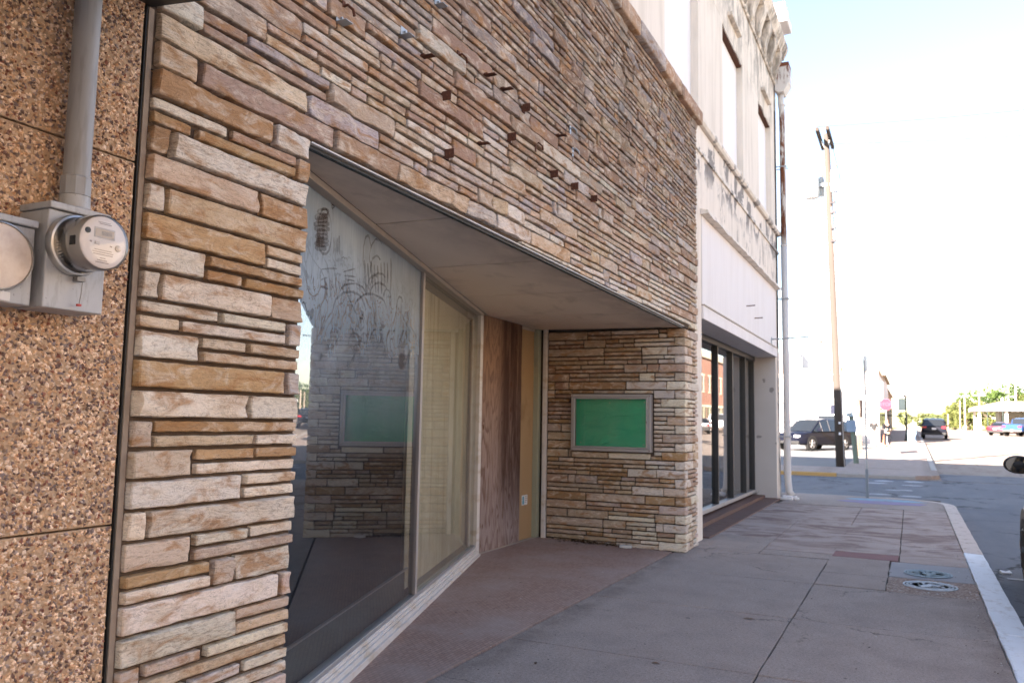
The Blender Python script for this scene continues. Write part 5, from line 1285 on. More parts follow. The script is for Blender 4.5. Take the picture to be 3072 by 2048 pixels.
def car(name, label, kind, col, loc, heading, group=None, cat='car', rim='rim', plate=True, mirrors=True):
    """heading: direction (x, y) the vehicle points to"""
    S = SPEC[kind]
    rz = math.atan2(heading[1], heading[0]) - math.pi / 2
    t = thing(name, loc, label, cat, group, rz)
    pm = paint('car_paint_' + str(len(bpy.data.materials)), col)
    hw = S['hw']
    b = MB(); rings = []
    for y_, lo, tp, k in S['body']:
        w = hw * k
        half = [(w * .86, lo), (w * .985, lo + .10), (w, lo + (tp - lo) * .45), (w * .985, lo + (tp - lo) * .72), (w * .95, tp - .05), (w * .86, tp)]
        ring_ = [(-x, y_, z_) for x, z_ in half] + [(0, y_, tp + .025)] + [(x, y_, z_) for x, z_ in reversed(half)]
        rings.append(ring_)
    loft(b, rings)
    b.build('body', pm, t, local=True, auto=True)
    # cabin: glass house below, painted roof and pillars above
    g, rf_, pl = MB(), MB(), MB()
    cab = S['cab']
    R_ = []
    for y_, zb, zt_, wb_, wt in cab:
        R_.append([(-wb_ * hw / .92, y_, zb), (-wt, y_, zt_ - .05), (-wt * .86, y_, zt_), (0, y_, zt_ + .02), (wt * .86, y_, zt_), (wt, y_, zt_ - .05), (wb_ * hw / .92, y_, zb)])
    n = 7
    for i in range(len(R_) - 1):
        a, c = R_[i], R_[i + 1]
        last = i in (0, len(R_) - 2)
        for k in range(n - 1):
            quad = [a[k], c[k], c[k + 1], a[k + 1]]
            side = k in (0, n - 2)
            (g if (side or last) else rf_).add(quad, [(0, 1, 2, 3)])
    g.build('windows', M['car_glass'], t, local=True)
    rf_.build('roof', pm, t, local=True, auto=True)
    for i in range(1, len(R_) - 1):
        for sgn in (0, n - 1):
            q = R_[i][sgn]; e = R_[i][1 if sgn == 0 else n - 2]
            s_ = -1 if sgn == 0 else 1
            pl.tube([(q[0] + s_ * .004, q[1], q[2]), (e[0] + s_ * .004, e[1], e[2])], .028, 6)
    for sgn in (1, n - 2):
        for i in (0, len(R_) - 2):
            pl.tube([R_[i][sgn], R_[i + 1][sgn]], .03, 6)
    pl.build('pillars', pm, t, local=True)
    # wheels
    wr = S['wr']
    for sx in (-1, 1):
        for sy in (-1, 1):
            y_ = sy * S['wb'] / 2 + (.05 if kind != 'pickup' else .05)
            b = MB(); xo = sx * (hw + .004)
            b.lathe([(0, 0), (wr * 1.16, 0), (wr * 1.16, sx * .004), (0, sx * .004)], 'x', (xo - sx * .004, y_, wr + .03), 28); b.build('wheel_arch', M['trim_black'], t, local=True)
            b = MB(); x0 = sx * (hw - .21)
            b.lathe([(wr * .62, x0), (wr * .9, x0), (wr, x0 + sx * .03), (wr, x0 + sx * .19), (wr * .93, x0 + sx * .222), (wr * .68, x0 + sx * .225), (wr * .64, x0 + sx * .20)], 'x', (0, y_, wr), 28)
            w = b.build('wheel', M['tyre'], t, local=True, auto=True)
            b = MB(); b.lathe([(0, x0 + sx * .12), (wr * .62, x0 + sx * .12)], 'x', (0, y_, wr), 24, 1); b.lathe([(wr * .58, x0 + sx * .20), (wr * .60, x0 + sx * .222), (wr * .66, x0 + sx * .222), (wr * .66, x0 + sx * .20)], 'x', (0, y_, wr), 24)
            for k in range(5):
                a = 2 * math.pi * k / 5 + .3; ca, sa = math.cos(a), math.sin(a)
                b.tube([(x0 + sx * .205, y_ + ca * .04, wr + sa * .04), (x0 + sx * .212, y_ + ca * wr * .60, wr + sa * wr * .60)], [wr * .14, wr * .10], 5)
            b.build('rim', [M[rim], M['trim_black']], w, local=True)
    # lamps, bumpers, plate, mirrors
    yb_, yf_ = S['body'][0][0], S['body'][-1][0]
    ztl = {'suv': .98, 'sedan': .84, 'pickup': 1.02}[kind]; zhl = {'suv': .76, 'sedan': .66, 'pickup': .95}[kind]
    for sx in (-1, 1):
        b = MB(); b.box((sx * hw * .58, yb_ - .012, ztl - .09), (sx * hw * .93, yb_ + .18, ztl + .06)); b.build('tail_light', M['tail'], t, local=True, bevel=.02)
        b = MB(); b.box((sx * hw * .52, yf_ - .16, zhl - .06), (sx * hw * .86, yf_ + .008, zhl + .07)); b.build('headlight', M['head'], t, local=True, bevel=.02)
        if mirrors == 'round':
            b = MB(); ym, zm = .62, 1.32
            prof_ = [(0, -.075), (.05, -.068), (.078, -.045), (.088, 0), (.078, .04), (.05, .065), (0, .075)]
            b.lathe([(r_ * 1.05, h_) for r_, h_ in prof_], 'y', (0, 0, 0), 20)
            b.v = [(sx * (hw + .100) + p_[0] * 1.45, ym + p_[1], zm + p_[2]) for p_ in b.v]
            b.box((sx * hw * .95, ym - .02, zm - .09), (sx * (hw + .10), ym + .03, zm - .04))
            mi_ = b.build('mirror', M['trim_black'], t, local=True, smooth=True)
            b = MB(); b.lathe([(0, 0), (.082, 0), (.082, -.004), (0, -.004)], 'y', (0, 0, 0), 20)
            b.v = [(sx * (hw + .100) + p_[0] * 1.40, ym - .066 + p_[1], zm + p_[2]) for p_ in b.v]
            b.build('mirror_glass', M['car_glass'], mi_, local=True)
        elif mirrors:
            ym = cab_y = {'suv': 1.0, 'sedan': .85, 'pickup': 1.3}[kind]; zm = {'suv': 1.12, 'sedan': 1.02, 'pickup': 1.35}[kind]
            b = MB(); b.box((sx * hw * .93, ym - .03, zm - .03), (sx * (hw + .07), ym + .02, zm + .02)); b.box((sx * (hw + .05), ym - .06, zm - .07), (sx * (hw + .26), ym + .07, zm + .10))
            mi_ = b.build('mirror', pm, t, local=True, bevel=.03)
            b = MB(); b.box((sx * (hw + .075), ym - .066, zm - .05), (sx * (hw + .24), ym - .060, zm + .08)); b.build('mirror_glass', M['car_glass'], mi_, local=True)
    b = MB(); b.box((-hw * .9, yb_ - .03, S['zl'] + .06), (hw * .9, yb_ + .1, S['zl'] + .26)); b.build('rear_bumper', M['chrome'] if kind == 'pickup' else M['trim_black'], t, local=True, bevel=.03)
    b = MB(); b.box((-hw * .85, yf_ - .1, S['zl'] + .06), (hw * .85, yf_ + .03, S['zl'] + .22)); b.build('front_bumper', M['trim_black'], t, local=True, bevel=.03)
    if plate:
        zp = {'suv': .86, 'sedan': .72, 'pickup': .62}[kind]
        b = MB(); b.box((-.155, yb_ - .04, zp - .075), (.155, yb_ - .012, zp + .075)); b.build('number_plate', M['plate'], t, local=True)
    return t
car('parked_suv', 'black SUV standing side-on in the lot behind the utility pole', 'suv', (.006, .007, .014), (-4.80, 48.05, gz(47.5) - .03), (-.52, -.85), cat='SUV')
car('parked_pickup', 'white pickup mostly hidden behind the black SUV and utility pole', 'pickup', (.62, .62, .62), (-4.65, 56.5, gz(56) - .03), (-.06, 1), cat='pickup')
car('driving_suv', 'dark grey SUV seen from behind on the left of the road', 'suv', (.007, .008, .014), (1.78, 77.0, gz(77) - .13), (.03, 1), cat='SUV')
car('parked_sedan', 'maroon sedan parked next to the blue pickup on the right', 'sedan', (.09, .012, .025), (9.25, 104.5, gz(104) - .13), (.45, .9))
car('parked_truck', 'bright blue pickup with plate at the right edge', 'pickup', (.014, .055, .18), (10.55, 100.0, gz(100) - .13), (.45, .9), cat='pickup')
car('parked_van', 'white pickup at the far right, beside the blue one', 'pickup', (.6, .6, .6), (12.4, 97.5, gz(97) - .13), (.45, .9), cat='pickup')
car('kerbside_car', 'beige SUV at right edge, dark wing mirror and front wheel showing', 'suv', (.30, .24, .22), (2.0, 9.05, -.128), (.012, 1), rim='rim_dark', cat='SUV', mirrors='round')
car('reflected_car', 'dark sedan parked across the street, mirrored in the shopfront glass', 'sedan', (.03, .025, .025), (11.6, 76.0, gz(76) - .13), (.25, 1))
car('reflected_truck', 'white pickup parked across the street, mirrored in the shopfront glass', 'pickup', (.62, .62, .63), (11.7, 84.5, gz(84) - .13), (.25, 1), cat='pickup')

# ================================================================== utility pole
up = thing('utility_pole', (-2.46, 34, 0), 'tall wooden utility pole with grey transformers near the yellow kerb', 'utility pole')
b = MB(); b.tube([(-2.46, 34, -.3), (-2.52, 34, 3), (-2.62, 34, 8), (-2.74, 34, 13.25)], [.175, .165, .14, .105], 18); b.build('pole', M['pole_wood'], up, smooth=True)
for x in (-2.98, -2.60):
    b = MB(); b.box((x - .06, 32.75, 13.0), (x + .06, 35.25, 13.14)); b.build('cross_arm', plain('dark_arm', (.045, .035, .03), .9), up)
b = MB(); b.tube([(-2.92, 33.9, 12.95), (-2.74, 34, 12.5), (-2.62, 33.9, 12.95)], .03, 6); b.build('arm_brace', M['galv'], up)
for i, (x, z0, z1, r_) in enumerate(((-3.30, 10.6, 11.7, .27), (-2.99, 10.75, 11.5, .12), (-2.44, 10.78, 11.65, .16))):
    b = MB(); yy = 33.75 if i != 1 else 34.2
    b.lathe([(0, z0), (r_ * .9, z0), (r_, z0 + .05), (r_, z1 - .08), (r_ * .92, z1), (r_ * .3, z1 + .06), (0, z1 + .06)], 'z', (x, yy, 0), 20); tr_ = b.build('transformer', M['transformer'], up, auto=True)
    b = MB(); b.lathe([(.03, z1 + .05), (.05, z1 + .1), (.03, z1 + .14), (.05, z1 + .18), (.02, z1 + .26)], 'z', (x + .05, yy, 0), 10); b.build('bushing', plain('bushing_brown', (.15, .12, .1), .3), tr_, auto=True)
b = MB(); b.box((-3.35, 33.9, 11.1), (-2.5, 34.05, 11.2)); b.build('transformer_bracket', M['galv'], up)
for z_ in (10.35, 9.95, 9.32, 8.8):
    b = MB(); b.tube([(-2.62, 33.86, z_), (-2.50, 33.78, z_)], .035, 6); b.lathe([(.02, -.05), (.06, -.04), (.05, 0), (.06, .04), (.02, .05)], 'z', (-2.48, 33.76, z_), 10); b.build('insulator', plain('insulator_dark', (.06, .055, .06), .4), up)
b = MB(); b.tube([(-2.33, 33.9, 0), (-2.40, 33.9, 3.2), (-2.52, 33.92, 8.4), (-2.6, 33.9, 10.2)], .022, 6); b.build('riser_cable', M['galv'], up)
for z_ in (5.2, 7.3): 
    b = MB(); b.lathe([(.168 - .006 * z_, -.03), (.178 - .006 * z_, -.03), (.178 - .006 * z_, .03), (.168 - .006 * z_, .03)], 'z', (-2.46 - .0212 * z_, 34, z_), 16); b.build('pole_band', M['galv'], up)
for zz_ in ((1.62, 1.70), (1.2, 1.30)):
    b = MB(); b.box((-2.50, 33.815, zz_[0]), (-2.42, 33.83, zz_[1])); b.build('tag_plate', M['plate'], up)
b = MB(); b.box((-2.79, 33.9, 2.0), (-2.65, 34.05, 2.32)); b.box((-2.80, 33.88, 2.32), (-2.64, 34.07, 2.36)); b.build('junction_box', plain('mauve_box', (.42, .38, .45), .5), up)
def wire(pts, sag, label, r_=.012):
    a, c = Vector(pts[0]), Vector(pts[1])
    q = [a.lerp(c, k / 24) - Vector((0, 0, sag * 4 * (k / 24) * (1 - k / 24))) for k in range(25)]
    b = MB(); b.tube(q, r_, 5, caps=False); o = b.build('power_line', M['cable'], None, smooth=True)
    tag(o, label, 'wire')
wire([(-2.98, 32.85, 13.2), (19, 33.2, 13.4)], .5, 'thin overhead wire running right from the pole cross arm')
wire([(-2.60, 35.15, 13.2), (19, 36, 12.9)], .5, 'thin overhead wire from the rear end of the cross arm')
wire([(-2.60, 33.2, 13.2), (-2.2, 90, 12.0)], 1.2, 'overhead wire running up the street from the pole top')
wire([(-3.55, 33.6, 11.0), (-3.3, 33.6, 10.5)], .6, 'slack loop of cable below the large transformer')
# mid-block poles on the right, far away
for i, (x, y_, h, r_, lab) in enumerate(((15.2, 152, 8.2, .16, 'tall brown pole right of the big tree'), (9.95, 150, 6.0, .13, 'brown pole in front of the yellow tree'), (7.9, 150, 5.1, .13, 'pale pole standing left of the canopy station'), (7.2, 150, 4.7, .1, 'thin pale pole beside the leftmost yellow tree'), (5.45, 150, 2.5, .1, 'short pale post at the far end of the road'))):
    b = MB(); b.tube([(x, y_, gz(y_) - .3), (x + .05, y_, gz(y_) + h)], [r_, r_ * .75], 10)
    if i < 2: b.box((x - .9, y_ - .06, gz(y_) + h - .5), (x + 1.0, y_ + .06, gz(y_) + h - .38))
    o = b.build('street_pole', plain('pale_pole', (.42, .34, .27), .9), None); tag(o, lab, 'pole', 'poles far up the street')

# ================================================================== street furniture
# parking sign seen edge-on
sp_ = thing('sign_post', (-.88, 19.5, 0), 'perforated steel post with a sign seen edge-on at the corner', 'sign post')
b = MB()
for (xa, xb, ya, yb) in ((-.905, -.901, 19.475, 19.525), (-.901, -.869, 19.475, 19.479), (-.869, -.865, 19.475, 19.525)): b.box((xa, ya, 0), (xb, yb, 3.0))
for k in range(58): b.box((-.889, 19.4735, .12 + k * .05), (-.881, 19.4748, .128 + k * .05), 1)
b.build('post', [M['galv'], M['black']], sp_)
b = MB(); b.box((-.915, 19.465, .0), (-.858, 19.535, .62)); b.build('sleeve', plain('sleeve_steel', (.20, .23, .26), .5, .5, .5), sp_, bevel=.003)
b = MB(); v = [(-.91, 19.45, 2.78), (-.845, 19.95, 2.78), (-.845, 19.95, 3.12), (-.91, 19.45, 3.12)]
b.add(v + [(p[0] + .004, p[1], p[2]) for p in v], [(0, 1, 2, 3), (7, 6, 5, 4), (0, 4, 5, 1), (1, 5, 6, 2), (2, 6, 7, 3), (3, 7, 4, 0)]); b.build('sign_plate', plain('sign_back', (.30, .40, .48), .5, .4, .3), sp_)
b = MB(); b.box((-.86, 19.46, 2.24), (-.852, 19.56, 2.78)); b.build('sign_plate', plain('sign_back_dark', (.22, .28, .34), .5, .4, .3), sp_)
# meter post
mp = thing('meter_post', (-2.02, 36, .04), 'leaning green post carrying a pale electric meter and switch box', 'meter post')
b = MB(); b.tube([(-2.02, 36, .03), (-2.12, 36, 1.4), (-2.18, 36, 2.0)], .10, 4); b.build('post', plain('green_post', (.13, .17, .14), .8, .2, 0, .4, 8), mp)
b = MB(); b.add([(-2.36 + dx + .03 * (z_ < 0), 35.83 + dy, 1.55 + z_) for z_ in (-.24, .24) for dx, dy in ((0, 0), (.36, 0), (.36, .14), (0, .14))], [(0, 3, 2, 1), (4, 5, 6, 7), (0, 1, 5, 4), (1, 2, 6, 5), (2, 3, 7, 6), (3, 0, 4, 7)]); b.build('switch_box', plain('pale_blue_box', (.20, .28, .38), .5), mp, bevel=.01)
b = MB(); b.add([(-2.39 + dx + .03 * (z_ < 0), 35.83 + dy, 2.11 + z_) for z_ in (-.18, .18) for dx, dy in ((0, 0), (.27, 0), (.27, .13), (0, .13))], [(0, 3, 2, 1), (4, 5, 6, 7), (0, 1, 5, 4), (1, 2, 6, 5), (2, 3, 7, 6), (3, 0, 4, 7)]); b.build('meter_box', plain('pale_box', (.30, .40, .46), .5), mp, bevel=.01)
b = MB(); b.lathe([(0, -.10), (.06, -.10), (.075, -.08), (.08, 0), (0, 0)], 'y', (-2.24, 35.83, 2.12), 18); b.build('meter_dial', M['meter_face'], mp, auto=True)
wire([(-2.42, 34, 4.16), (-2.24, 35.9, 2.3)], .02, 'service cable from the pole down to the meter post', .014)
# board sign on two posts
bs = thing('board_sign', (-2.25, 43.2, gz(43)), 'dark brown board sign on two posts, seen nearly edge-on', 'sign')
for y_ in (42.1, 44.4):
    b = MB(); b.box((-2.30, y_ - .05, gz(y_) - .1), (-2.20, y_ + .05, 2.86)); b.build('post', plain('brown_post', (.10, .075, .06), .8), bs)
b = MB(); b.box((-2.19, 42.0, 1.98), (-2.13, 44.5, 2.84)); b.build('board', plain('brown_board', (.065, .05, .042), .8), bs, bevel=.01)
b = MB(); b.box((-2.23, 41.985, 2.2), (-2.15, 41.998, 2.5)); b.build('pale_panel', plain('pale_panel', (.3, .27, .24), .8), bs)
# stop sign
ss = thing('stop_sign', (-1.42, 58, gz(58)), 'red octagonal stop sign above the woman in black', 'stop sign')
b = MB(); b.tube([(-1.40, 58.05, gz(58) - .1), (-1.40, 58.05, 3.3)], .03, 8); b.build('post', M['galv'], ss)
oct_ = lambda r_: [(r_ * math.cos(math.pi / 8 + k * math.pi / 4), r_ * math.sin(math.pi / 8 + k * math.pi / 4)) for k in range(8)]
b = MB(); b.profile([(-1.41 + p[0], 2.98 + p[1]) for p in oct_(.40)], 'y', 58.0, 58.006); b.build('sign_border', plain('sign_white', (.26, .06, .09), .5), ss)
b = MB(); b.profile([(-1.41 + p[0], 2.98 + p[1]) for p in oct_(.375)], 'y', 57.994, 57.999); b.build('sign_face', plain('sign_red', (.17, .006, .026), .5), ss)
fc = bpy.data.curves.new('stop_text', 'FONT'); fc.body = 'STOP'; fc.size = .30; fc.extrude = .002; fc.align_x = 'CENTER'; fc.align_y = 'CENTER'; fc.materials.append(plain('sign_letters', (.22, .05, .08), .5))
fo = bpy.data.objects.new('sign_letters', fc); COL.objects.link(fo); bpy.context.view_layer.update()
fm = bpy.data.meshes.new_from_object(fo.evaluated_get(bpy.context.evaluated_depsgraph_get())); bpy.data.objects.remove(fo)
fo = bpy.data.objects.new('sign_letters', fm); COL.objects.link(fo); fo.parent = ss; fo.rotation_euler = (R(90), 0, 0); fo.location = Vector((-1.41, 57.99, 2.98)) - ss.location
# street lamps
M['lamp_green'] = plain('lamp_green', (.02, .035, .03), .5, .4)
m = NT('lamp_globe', .3, .4); m.color((.40, .40, .39)); M['globe'] = m.mat
def lamp(loc, h, label, arm=False):
    t = thing('street_lamp', loc, label, 'street lamp', 'street lamps along the road')
    x, y_, z_ = loc
    b = MB(); b.lathe([(.17, 0), (.17, .12), (.12, .2), (.11, .5), (.07, .56), (.055, h * .5), (.045, h - .45), (.08, h - .42), (.05, h - .38)], 'z', loc, 14); b.build('post', M['lamp_green'], t, auto=True)
    b = MB(); b.lathe([(.05, h - .38), (.13, h - .28), (.17, h - .12), (.15, h + .02), (.08, h + .10), (.02, h + .16), (0, h + .2)], 'z', loc, 16); b.build('globe', M['globe'], t, smooth=True)
    if arm:
        b = MB(); b.tube([(x, y_, z_ + h * .64), (x - .55, y_, z_ + h * .64)], .018, 6); b.tube([(x, y_, z_ + h * .88), (x - .55, y_, z_ + h * .88)], .018, 6); b.build('banner_arm', M['lamp_green'], t)
        b = MB(); b.box((x - .5, y_ - .004, z_ + h * .645), (x - .05, y_ + .004, z_ + h * .875)); b.build('banner', plain('pale_banner', (.35, .45, .42), .8), t)
    return t
lamp((-.26, 64.5, gz(64.5)), 3.45, 'dark green street lamp with banner arm behind the sandwich board', True)
lamp((9.5, 108, gz(108)), 4.0, 'globe street lamp directly above the blue pickup')
lamp((9.45, 128, gz(128)), 3.6, 'globe street lamp left of the canopy station')
# sandwich board
sb = thing('sandwich_board', (.05, 63, gz(63)), 'pale blue sandwich board on the far sidewalk kerb', 'sandwich board')
for i, s_ in enumerate((-1, 1)):
    b = MB(); z0 = gz(63); v = []
    for z_, dy in ((0, .30), (.86, .03)):
        for dx in (-.27, .27): v += [(.06 + dx, 63 + s_ * dy, z0 + z_), (.06 + dx, 63 + s_ * (dy + .03), z0 + z_)]
    b.add(v, [(0, 2, 6, 4), (1, 5, 7, 3), (0, 4, 5, 1), (2, 3, 7, 6), (4, 6, 7, 5), (0, 1, 3, 2)]); leaf = b.build('leaf_panel', plain('pale_blue_board', (.11, .17, .24), .6), sb)
    if i == 0:
        b = MB(); zc = z0 + .5; b.add([(-.12, 63 - .195, z0 + .34), (.22, 63 - .195, z0 + .34), (.22, 63 - .118, z0 + .58), (-.12, 63 - .118, z0 + .58)], [(0, 1, 2, 3)]); b.build('poster', plain('poster_white', (.72, .74, .76), .6), leaf)
# cone
cn = thing('traffic_cone', (-1.47, 54.6, gz(54.6)), 'orange traffic cone beside the woman in black', 'cone')
b = MB(); b.lathe([(.15, .03), (.13, .05), (.03, .72), (0, .72)], 'z', (-1.47, 54.6, gz(54.6)), 16); b.build('cone_body', plain('cone_orange', (.62, .13, .06), .6), cn, auto=True)
b = MB(); b.box((-1.65, 54.42, gz(54.6)), (-1.29, 54.78, gz(54.6) + .03)); b.build('cone_base', plain('cone_base_orange', (.5, .1, .05), .6), cn)

# ================================================================== people
def skin_mesh(name, joints, edges, mat, parent, sub=2):
    me = bpy.data.meshes.new(name)
    me.from_pydata([j[:3] for j in joints], edges, [])
    o = bpy.data.objects.new(name, me); COL.objects.link(o)
    sk = o.modifiers.new('skin', 'SKIN'); sk.use_smooth_shade = True
    ss_ = o.modifiers.new('sub', 'SUBSURF'); ss_.levels = sub; ss_.render_levels = sub
    for i, j in enumerate(joints):
        d = me.skin_vertices[0].data[i]; d.radius = (j[3], j[4] if len(j) > 4 else j[3]); d.use_root = (i == 0)
    dg = bpy.context.evaluated_depsgraph_get()
    new = bpy.data.meshes.new_from_object(o.evaluated_get(dg))
    new.name = name
    new.materials.clear(); new.materials.append(mat)
    o.modifiers.clear(); o.data = new
    new.polygons.foreach_set('use_smooth', [True] * len(new.polygons))
    o.parent = parent
    return o
M['skin'] = plain('skin', (.48, .30, .22), .6, .3)
def person(loc, rz, label, H, top, legs, hair, hairlen, arms, shoe=(.03, .03, .03), stance=.11):
    t = thing('person', loc, label, 'person', None, rz)
    k = H / 1.75
    hip, sh = .92 * k, 1.42 * k
    # body: one continuous figure facing local -y
    J = [(0, 0, hip, .15 * k, .11 * k), (0, 0, 1.15 * k, .14 * k, .10 * k), (0, 0, 1.36 * k, .16 * k, .10 * k), (0, 0, 1.48 * k, .058 * k, .058 * k), (0, -.01, 1.58 * k, .075 * k, .088 * k), (0, -.015, 1.68 * k, .08 * k, .092 * k), (0, -.005, 1.74 * k, .05 * k)]
    E_ = [(0, 1), (1, 2), (2, 3), (3, 4), (4, 5), (5, 6)]
    for s_ in (-1, 1):
        o = len(J)
        J += [(s_ * .10 * k, 0, .86 * k, .088 * k), (s_ * stance * k, -.02, .48 * k, .062 * k), (s_ * (stance + .01) * k, .01, .10 * k, .042 * k), (s_ * (stance + .02) * k, -.10, .045 * k, .042 * k)]
        E_ += [(0, o), (o, o + 1), (o + 1, o + 2), (o + 2, o + 3)]
        el, hd = arms[0 if s_ < 0 else 1]
        o = len(J)
        J += [(s_ * .19 * k, 0, sh, .058 * k), (s_ * el[0] * k, el[1] * k, el[2] * k, .043 * k), (s_ * hd[0] * k, hd[1] * k, hd[2] * k, .032 * k), (s_ * (hd[0] - .01) * k, (hd[1] - .06) * k, (hd[2] - .03) * k, .03 * k)]
        E_ += [(2, o), (o, o + 1), (o + 1, o + 2), (o + 2, o + 3)]
    body = skin_mesh('body', J, E_, M['skin'], t)
    gj = [(0, 0, .88 * k, .168 * k, .128 * k), (0, 0, 1.15 * k, .155 * k, .115 * k), (0, 0, 1.38 * k, .175 * k, .115 * k), (0, 0, 1.46 * k, .075 * k)]
    ge = [(0, 1), (1, 2), (2, 3)]
    for s_ in (-1, 1):
        el, hd = arms[0 if s_ < 0 else 1]; o = len(gj)
        gj += [(s_ * .19 * k, 0, sh, .07 * k), (s_ * el[0] * k, el[1] * k, el[2] * k, .055 * k), (s_ * (hd[0] * .9 + el[0] * .1) * k, (hd[1] * .9 + el[1] * .1) * k, (hd[2] * .9 + el[2] * .1) * k, .043 * k)]
        ge += [(2, o), (o, o + 1), (o + 1, o + 2)]
    skin_mesh('jacket', gj, ge, plain('cloth_top', top, .9, .1), t)
    lj = [(0, 0, .93 * k, .16 * k, .12 * k)]; le = []
    for s_ in (-1, 1):
        o = len(lj); lj += [(s_ * .10 * k, 0, .83 * k, .098 * k), (s_ * stance * k, -.02, .48 * k, .073 * k), (s_ * (stance + .01) * k, .01, .12 * k, .055 * k)]; le += [(0, o), (o, o + 1), (o + 1, o + 2)]
    skin_mesh('trousers', lj, le, plain('cloth_legs', legs, .9, .1), t)
    for s_ in (-1, 1):
        skin_mesh('shoe', [(s_ * (stance + .01) * k, .04, .05 * k, .05 * k), (s_ * (stance + .02) * k, -.12, .045 * k, .045 * k)], [(0, 1)], plain('shoe', shoe, .7), t)
    hj = [(0, .02, 1.64 * k, .09 * k), (0, .01, 1.72 * k, .088 * k)]
    if hairlen: hj = [(0, .07, 1.42 * k, .10 * k, .05 * k), (0, .05, 1.56 * k, .10 * k, .07 * k)] + hj
    skin_mesh('hair', hj, [(i, i + 1) for i in range(len(hj) - 1)], plain('hair', hair, .7, .3), t)
    # face: eyes, nose, mouth, ears
    b = MB()
    for s_ in (-1, 1): b.lathe([(0, -.012), (.012, -.006), (.012, .006), (0, .012)], 'z', (s_ * .032 * k, -.098 * k, 1.635 * k), 8)
    b.build('eyes', M['black'], body, local=True)
    b = MB(); b.tube([(0, -.095 * k, 1.64 * k), (0, -.125 * k, 1.605 * k), (0, -.098 * k, 1.59 * k)], [.008, .013, .008], 6)
    for s_ in (-1, 1): b.tube([(s_ * .078 * k, 0, 1.65 * k), (s_ * .092 * k, .012, 1.62 * k), (s_ * .078 * k, .0, 1.58 * k)], .012, 6)
    b.build('nose_and_ears', M['skin'], body, local=True)
    b = MB(); b.tube([(-.025 * k, -.094 * k, 1.56 * k), (0, -.10 * k, 1.555 * k), (.025 * k, -.094 * k, 1.56 * k)], .006, 6); b.build('mouth', plain('lips', (.35, .14, .12), .6), body, local=True)
    return t
person((-1.28, 53.8, gz(53.8)), R(25), 'woman in black with long fair hair, holding something pale', 1.66, (.012, .012, .015), (.012, .012, .016), (.48, .33, .16), True,
       [((.24, -.06, 1.16), (.14, -.24, 1.14)), ((.24, -.06, 1.16), (.10, -.25, 1.12))], stance=.14)
b = MB(); b.box((-1.38, 53.50, gz(53.8) + 1.0), (-1.22, 53.56, gz(53.8) + 1.10)); o = b.build('paper_bundle', plain('pale_bundle', (.22, .32, .30), .8), None, bevel=.02); tag(o, 'pale green bundle held by the woman in black', 'bundle')
person((-2.02, 54.3, gz(54.3)), R(200), 'dark-haired man in a dark jacket and pale trousers by the board sign', 1.72, (.035, .035, .037), (.55, .55, .55), (.03, .02, .015), False,
       [((.25, .02, 1.16), (.24, -.08, .92)), ((.25, .02, 1.16), (.22, -.10, .93))])
# ================================================================== buildings beyond the side street
M['render_white'] = stucco('white_render', (.72, .71, .69), (.66, .64, .62), False, .6)
M['far_trim'] = plain('far_trim', (.36, .26, .17), .8)
fb = thing('white_side_building', (-10, 62, .3), 'single-storey white building across the side street with beige coping', 'building')
Y0, Y1 = 60.2, 74
b = MB(); b.box((-22, Y0, 0), (-1.90, Y1, 5.22)); b.build('wall', M['render_white'], fb)
b = MB(); b.box((-22.05, Y0 - .06, 5.222), (-1.86, Y0 + .3, 5.50)); b.box((-2.1, Y0 + .301, 5.222), (-1.86, Y1, 5.50)); b.build('coping', M['far_trim'], fb)
b = MB(); b.box((-1.895, Y0 + 1.5, gz(62)), (-1.87, Y0 + 4.5, 3.2)); b.box((-1.895, Y0 + 6, gz(67)), (-1.87, Y0 + 12, 3.2)); b.build('shop_glass', M['car_glass'], fb)
b = MB(); b.box((-2.08, Y0 - .12, 3.0), (-1.96, Y0 - .065, 4.75)); b.build('wall_sign', plain('grey_sign', (.38, .34, .35), .7), fb)
b = MB(); b.box((-1.885, Y0 + .1, 3.3), (-1.62, Y0 + 1.0, 4.6)); b.build('shop_sign', plain('mauve_sign', (.45, .42, .47), .7), fb)
gm = NT('corrugated_steel', .6, .4, .3); p = gm.pos(); wv = gm.wave(p, 3.2, 0, 0, 1, 'X'); gm.color(gm.mix(wv, (.20, .21, .24), (.34, .35, .38))); gm.normal(gm.bump(wv, .6, .05))
b = MB(); b.box((-16, Y0 - .05, 5.51), (-6.75, Y0 + 4, 6.35)); b.box((-16, Y0 - .08, 6.352), (-6.9, Y0 + 4, 6.6)); b.build('roof_screen', gm.mat, fb)
# sign cabinet leaning off the white wall
rs_ = thing('sign_cabinet', (-5.0, 59.9, 4.4), 'blank sign cabinet on two leaning struts above the black SUV', 'sign')
b = MB()
for dx, dy in ((0, -.5), (.25, -.2)): b.tube([(-4.98 + dx, 60.14, 4.35), (-5.72 + dx, 59.6 + dy, 7.4)], .035, 6)
b.build('strut', plain('strut_white', (.55, .50, .46), .6), rs_)
b = MB(); b.box((-5.25, 60.10, 3.6), (-5.08, 60.18, 4.5)); b.build('wall_plate', plain('plate_brown', (.35, .25, .22), .7), rs_)
b = MB(); v = [(-6.16, 59.2, 8.5), (-5.62, 59.2, 8.5), (-5.36, 59.2, 7.45), (-5.92, 59.2, 7.45)]
v = v + [(p_[0] + .08, p_[1] + .9, p_[2] + .0) for p_ in v]
b.add(v, [(0, 3, 2, 1), (4, 5, 6, 7), (0, 1, 5, 4), (1, 2, 6, 5), (2, 3, 7, 6), (3, 0, 4, 7)]); cab_ = b.build('cabinet', plain('cabinet_cream', (.62, .55, .46), .6), rs_)
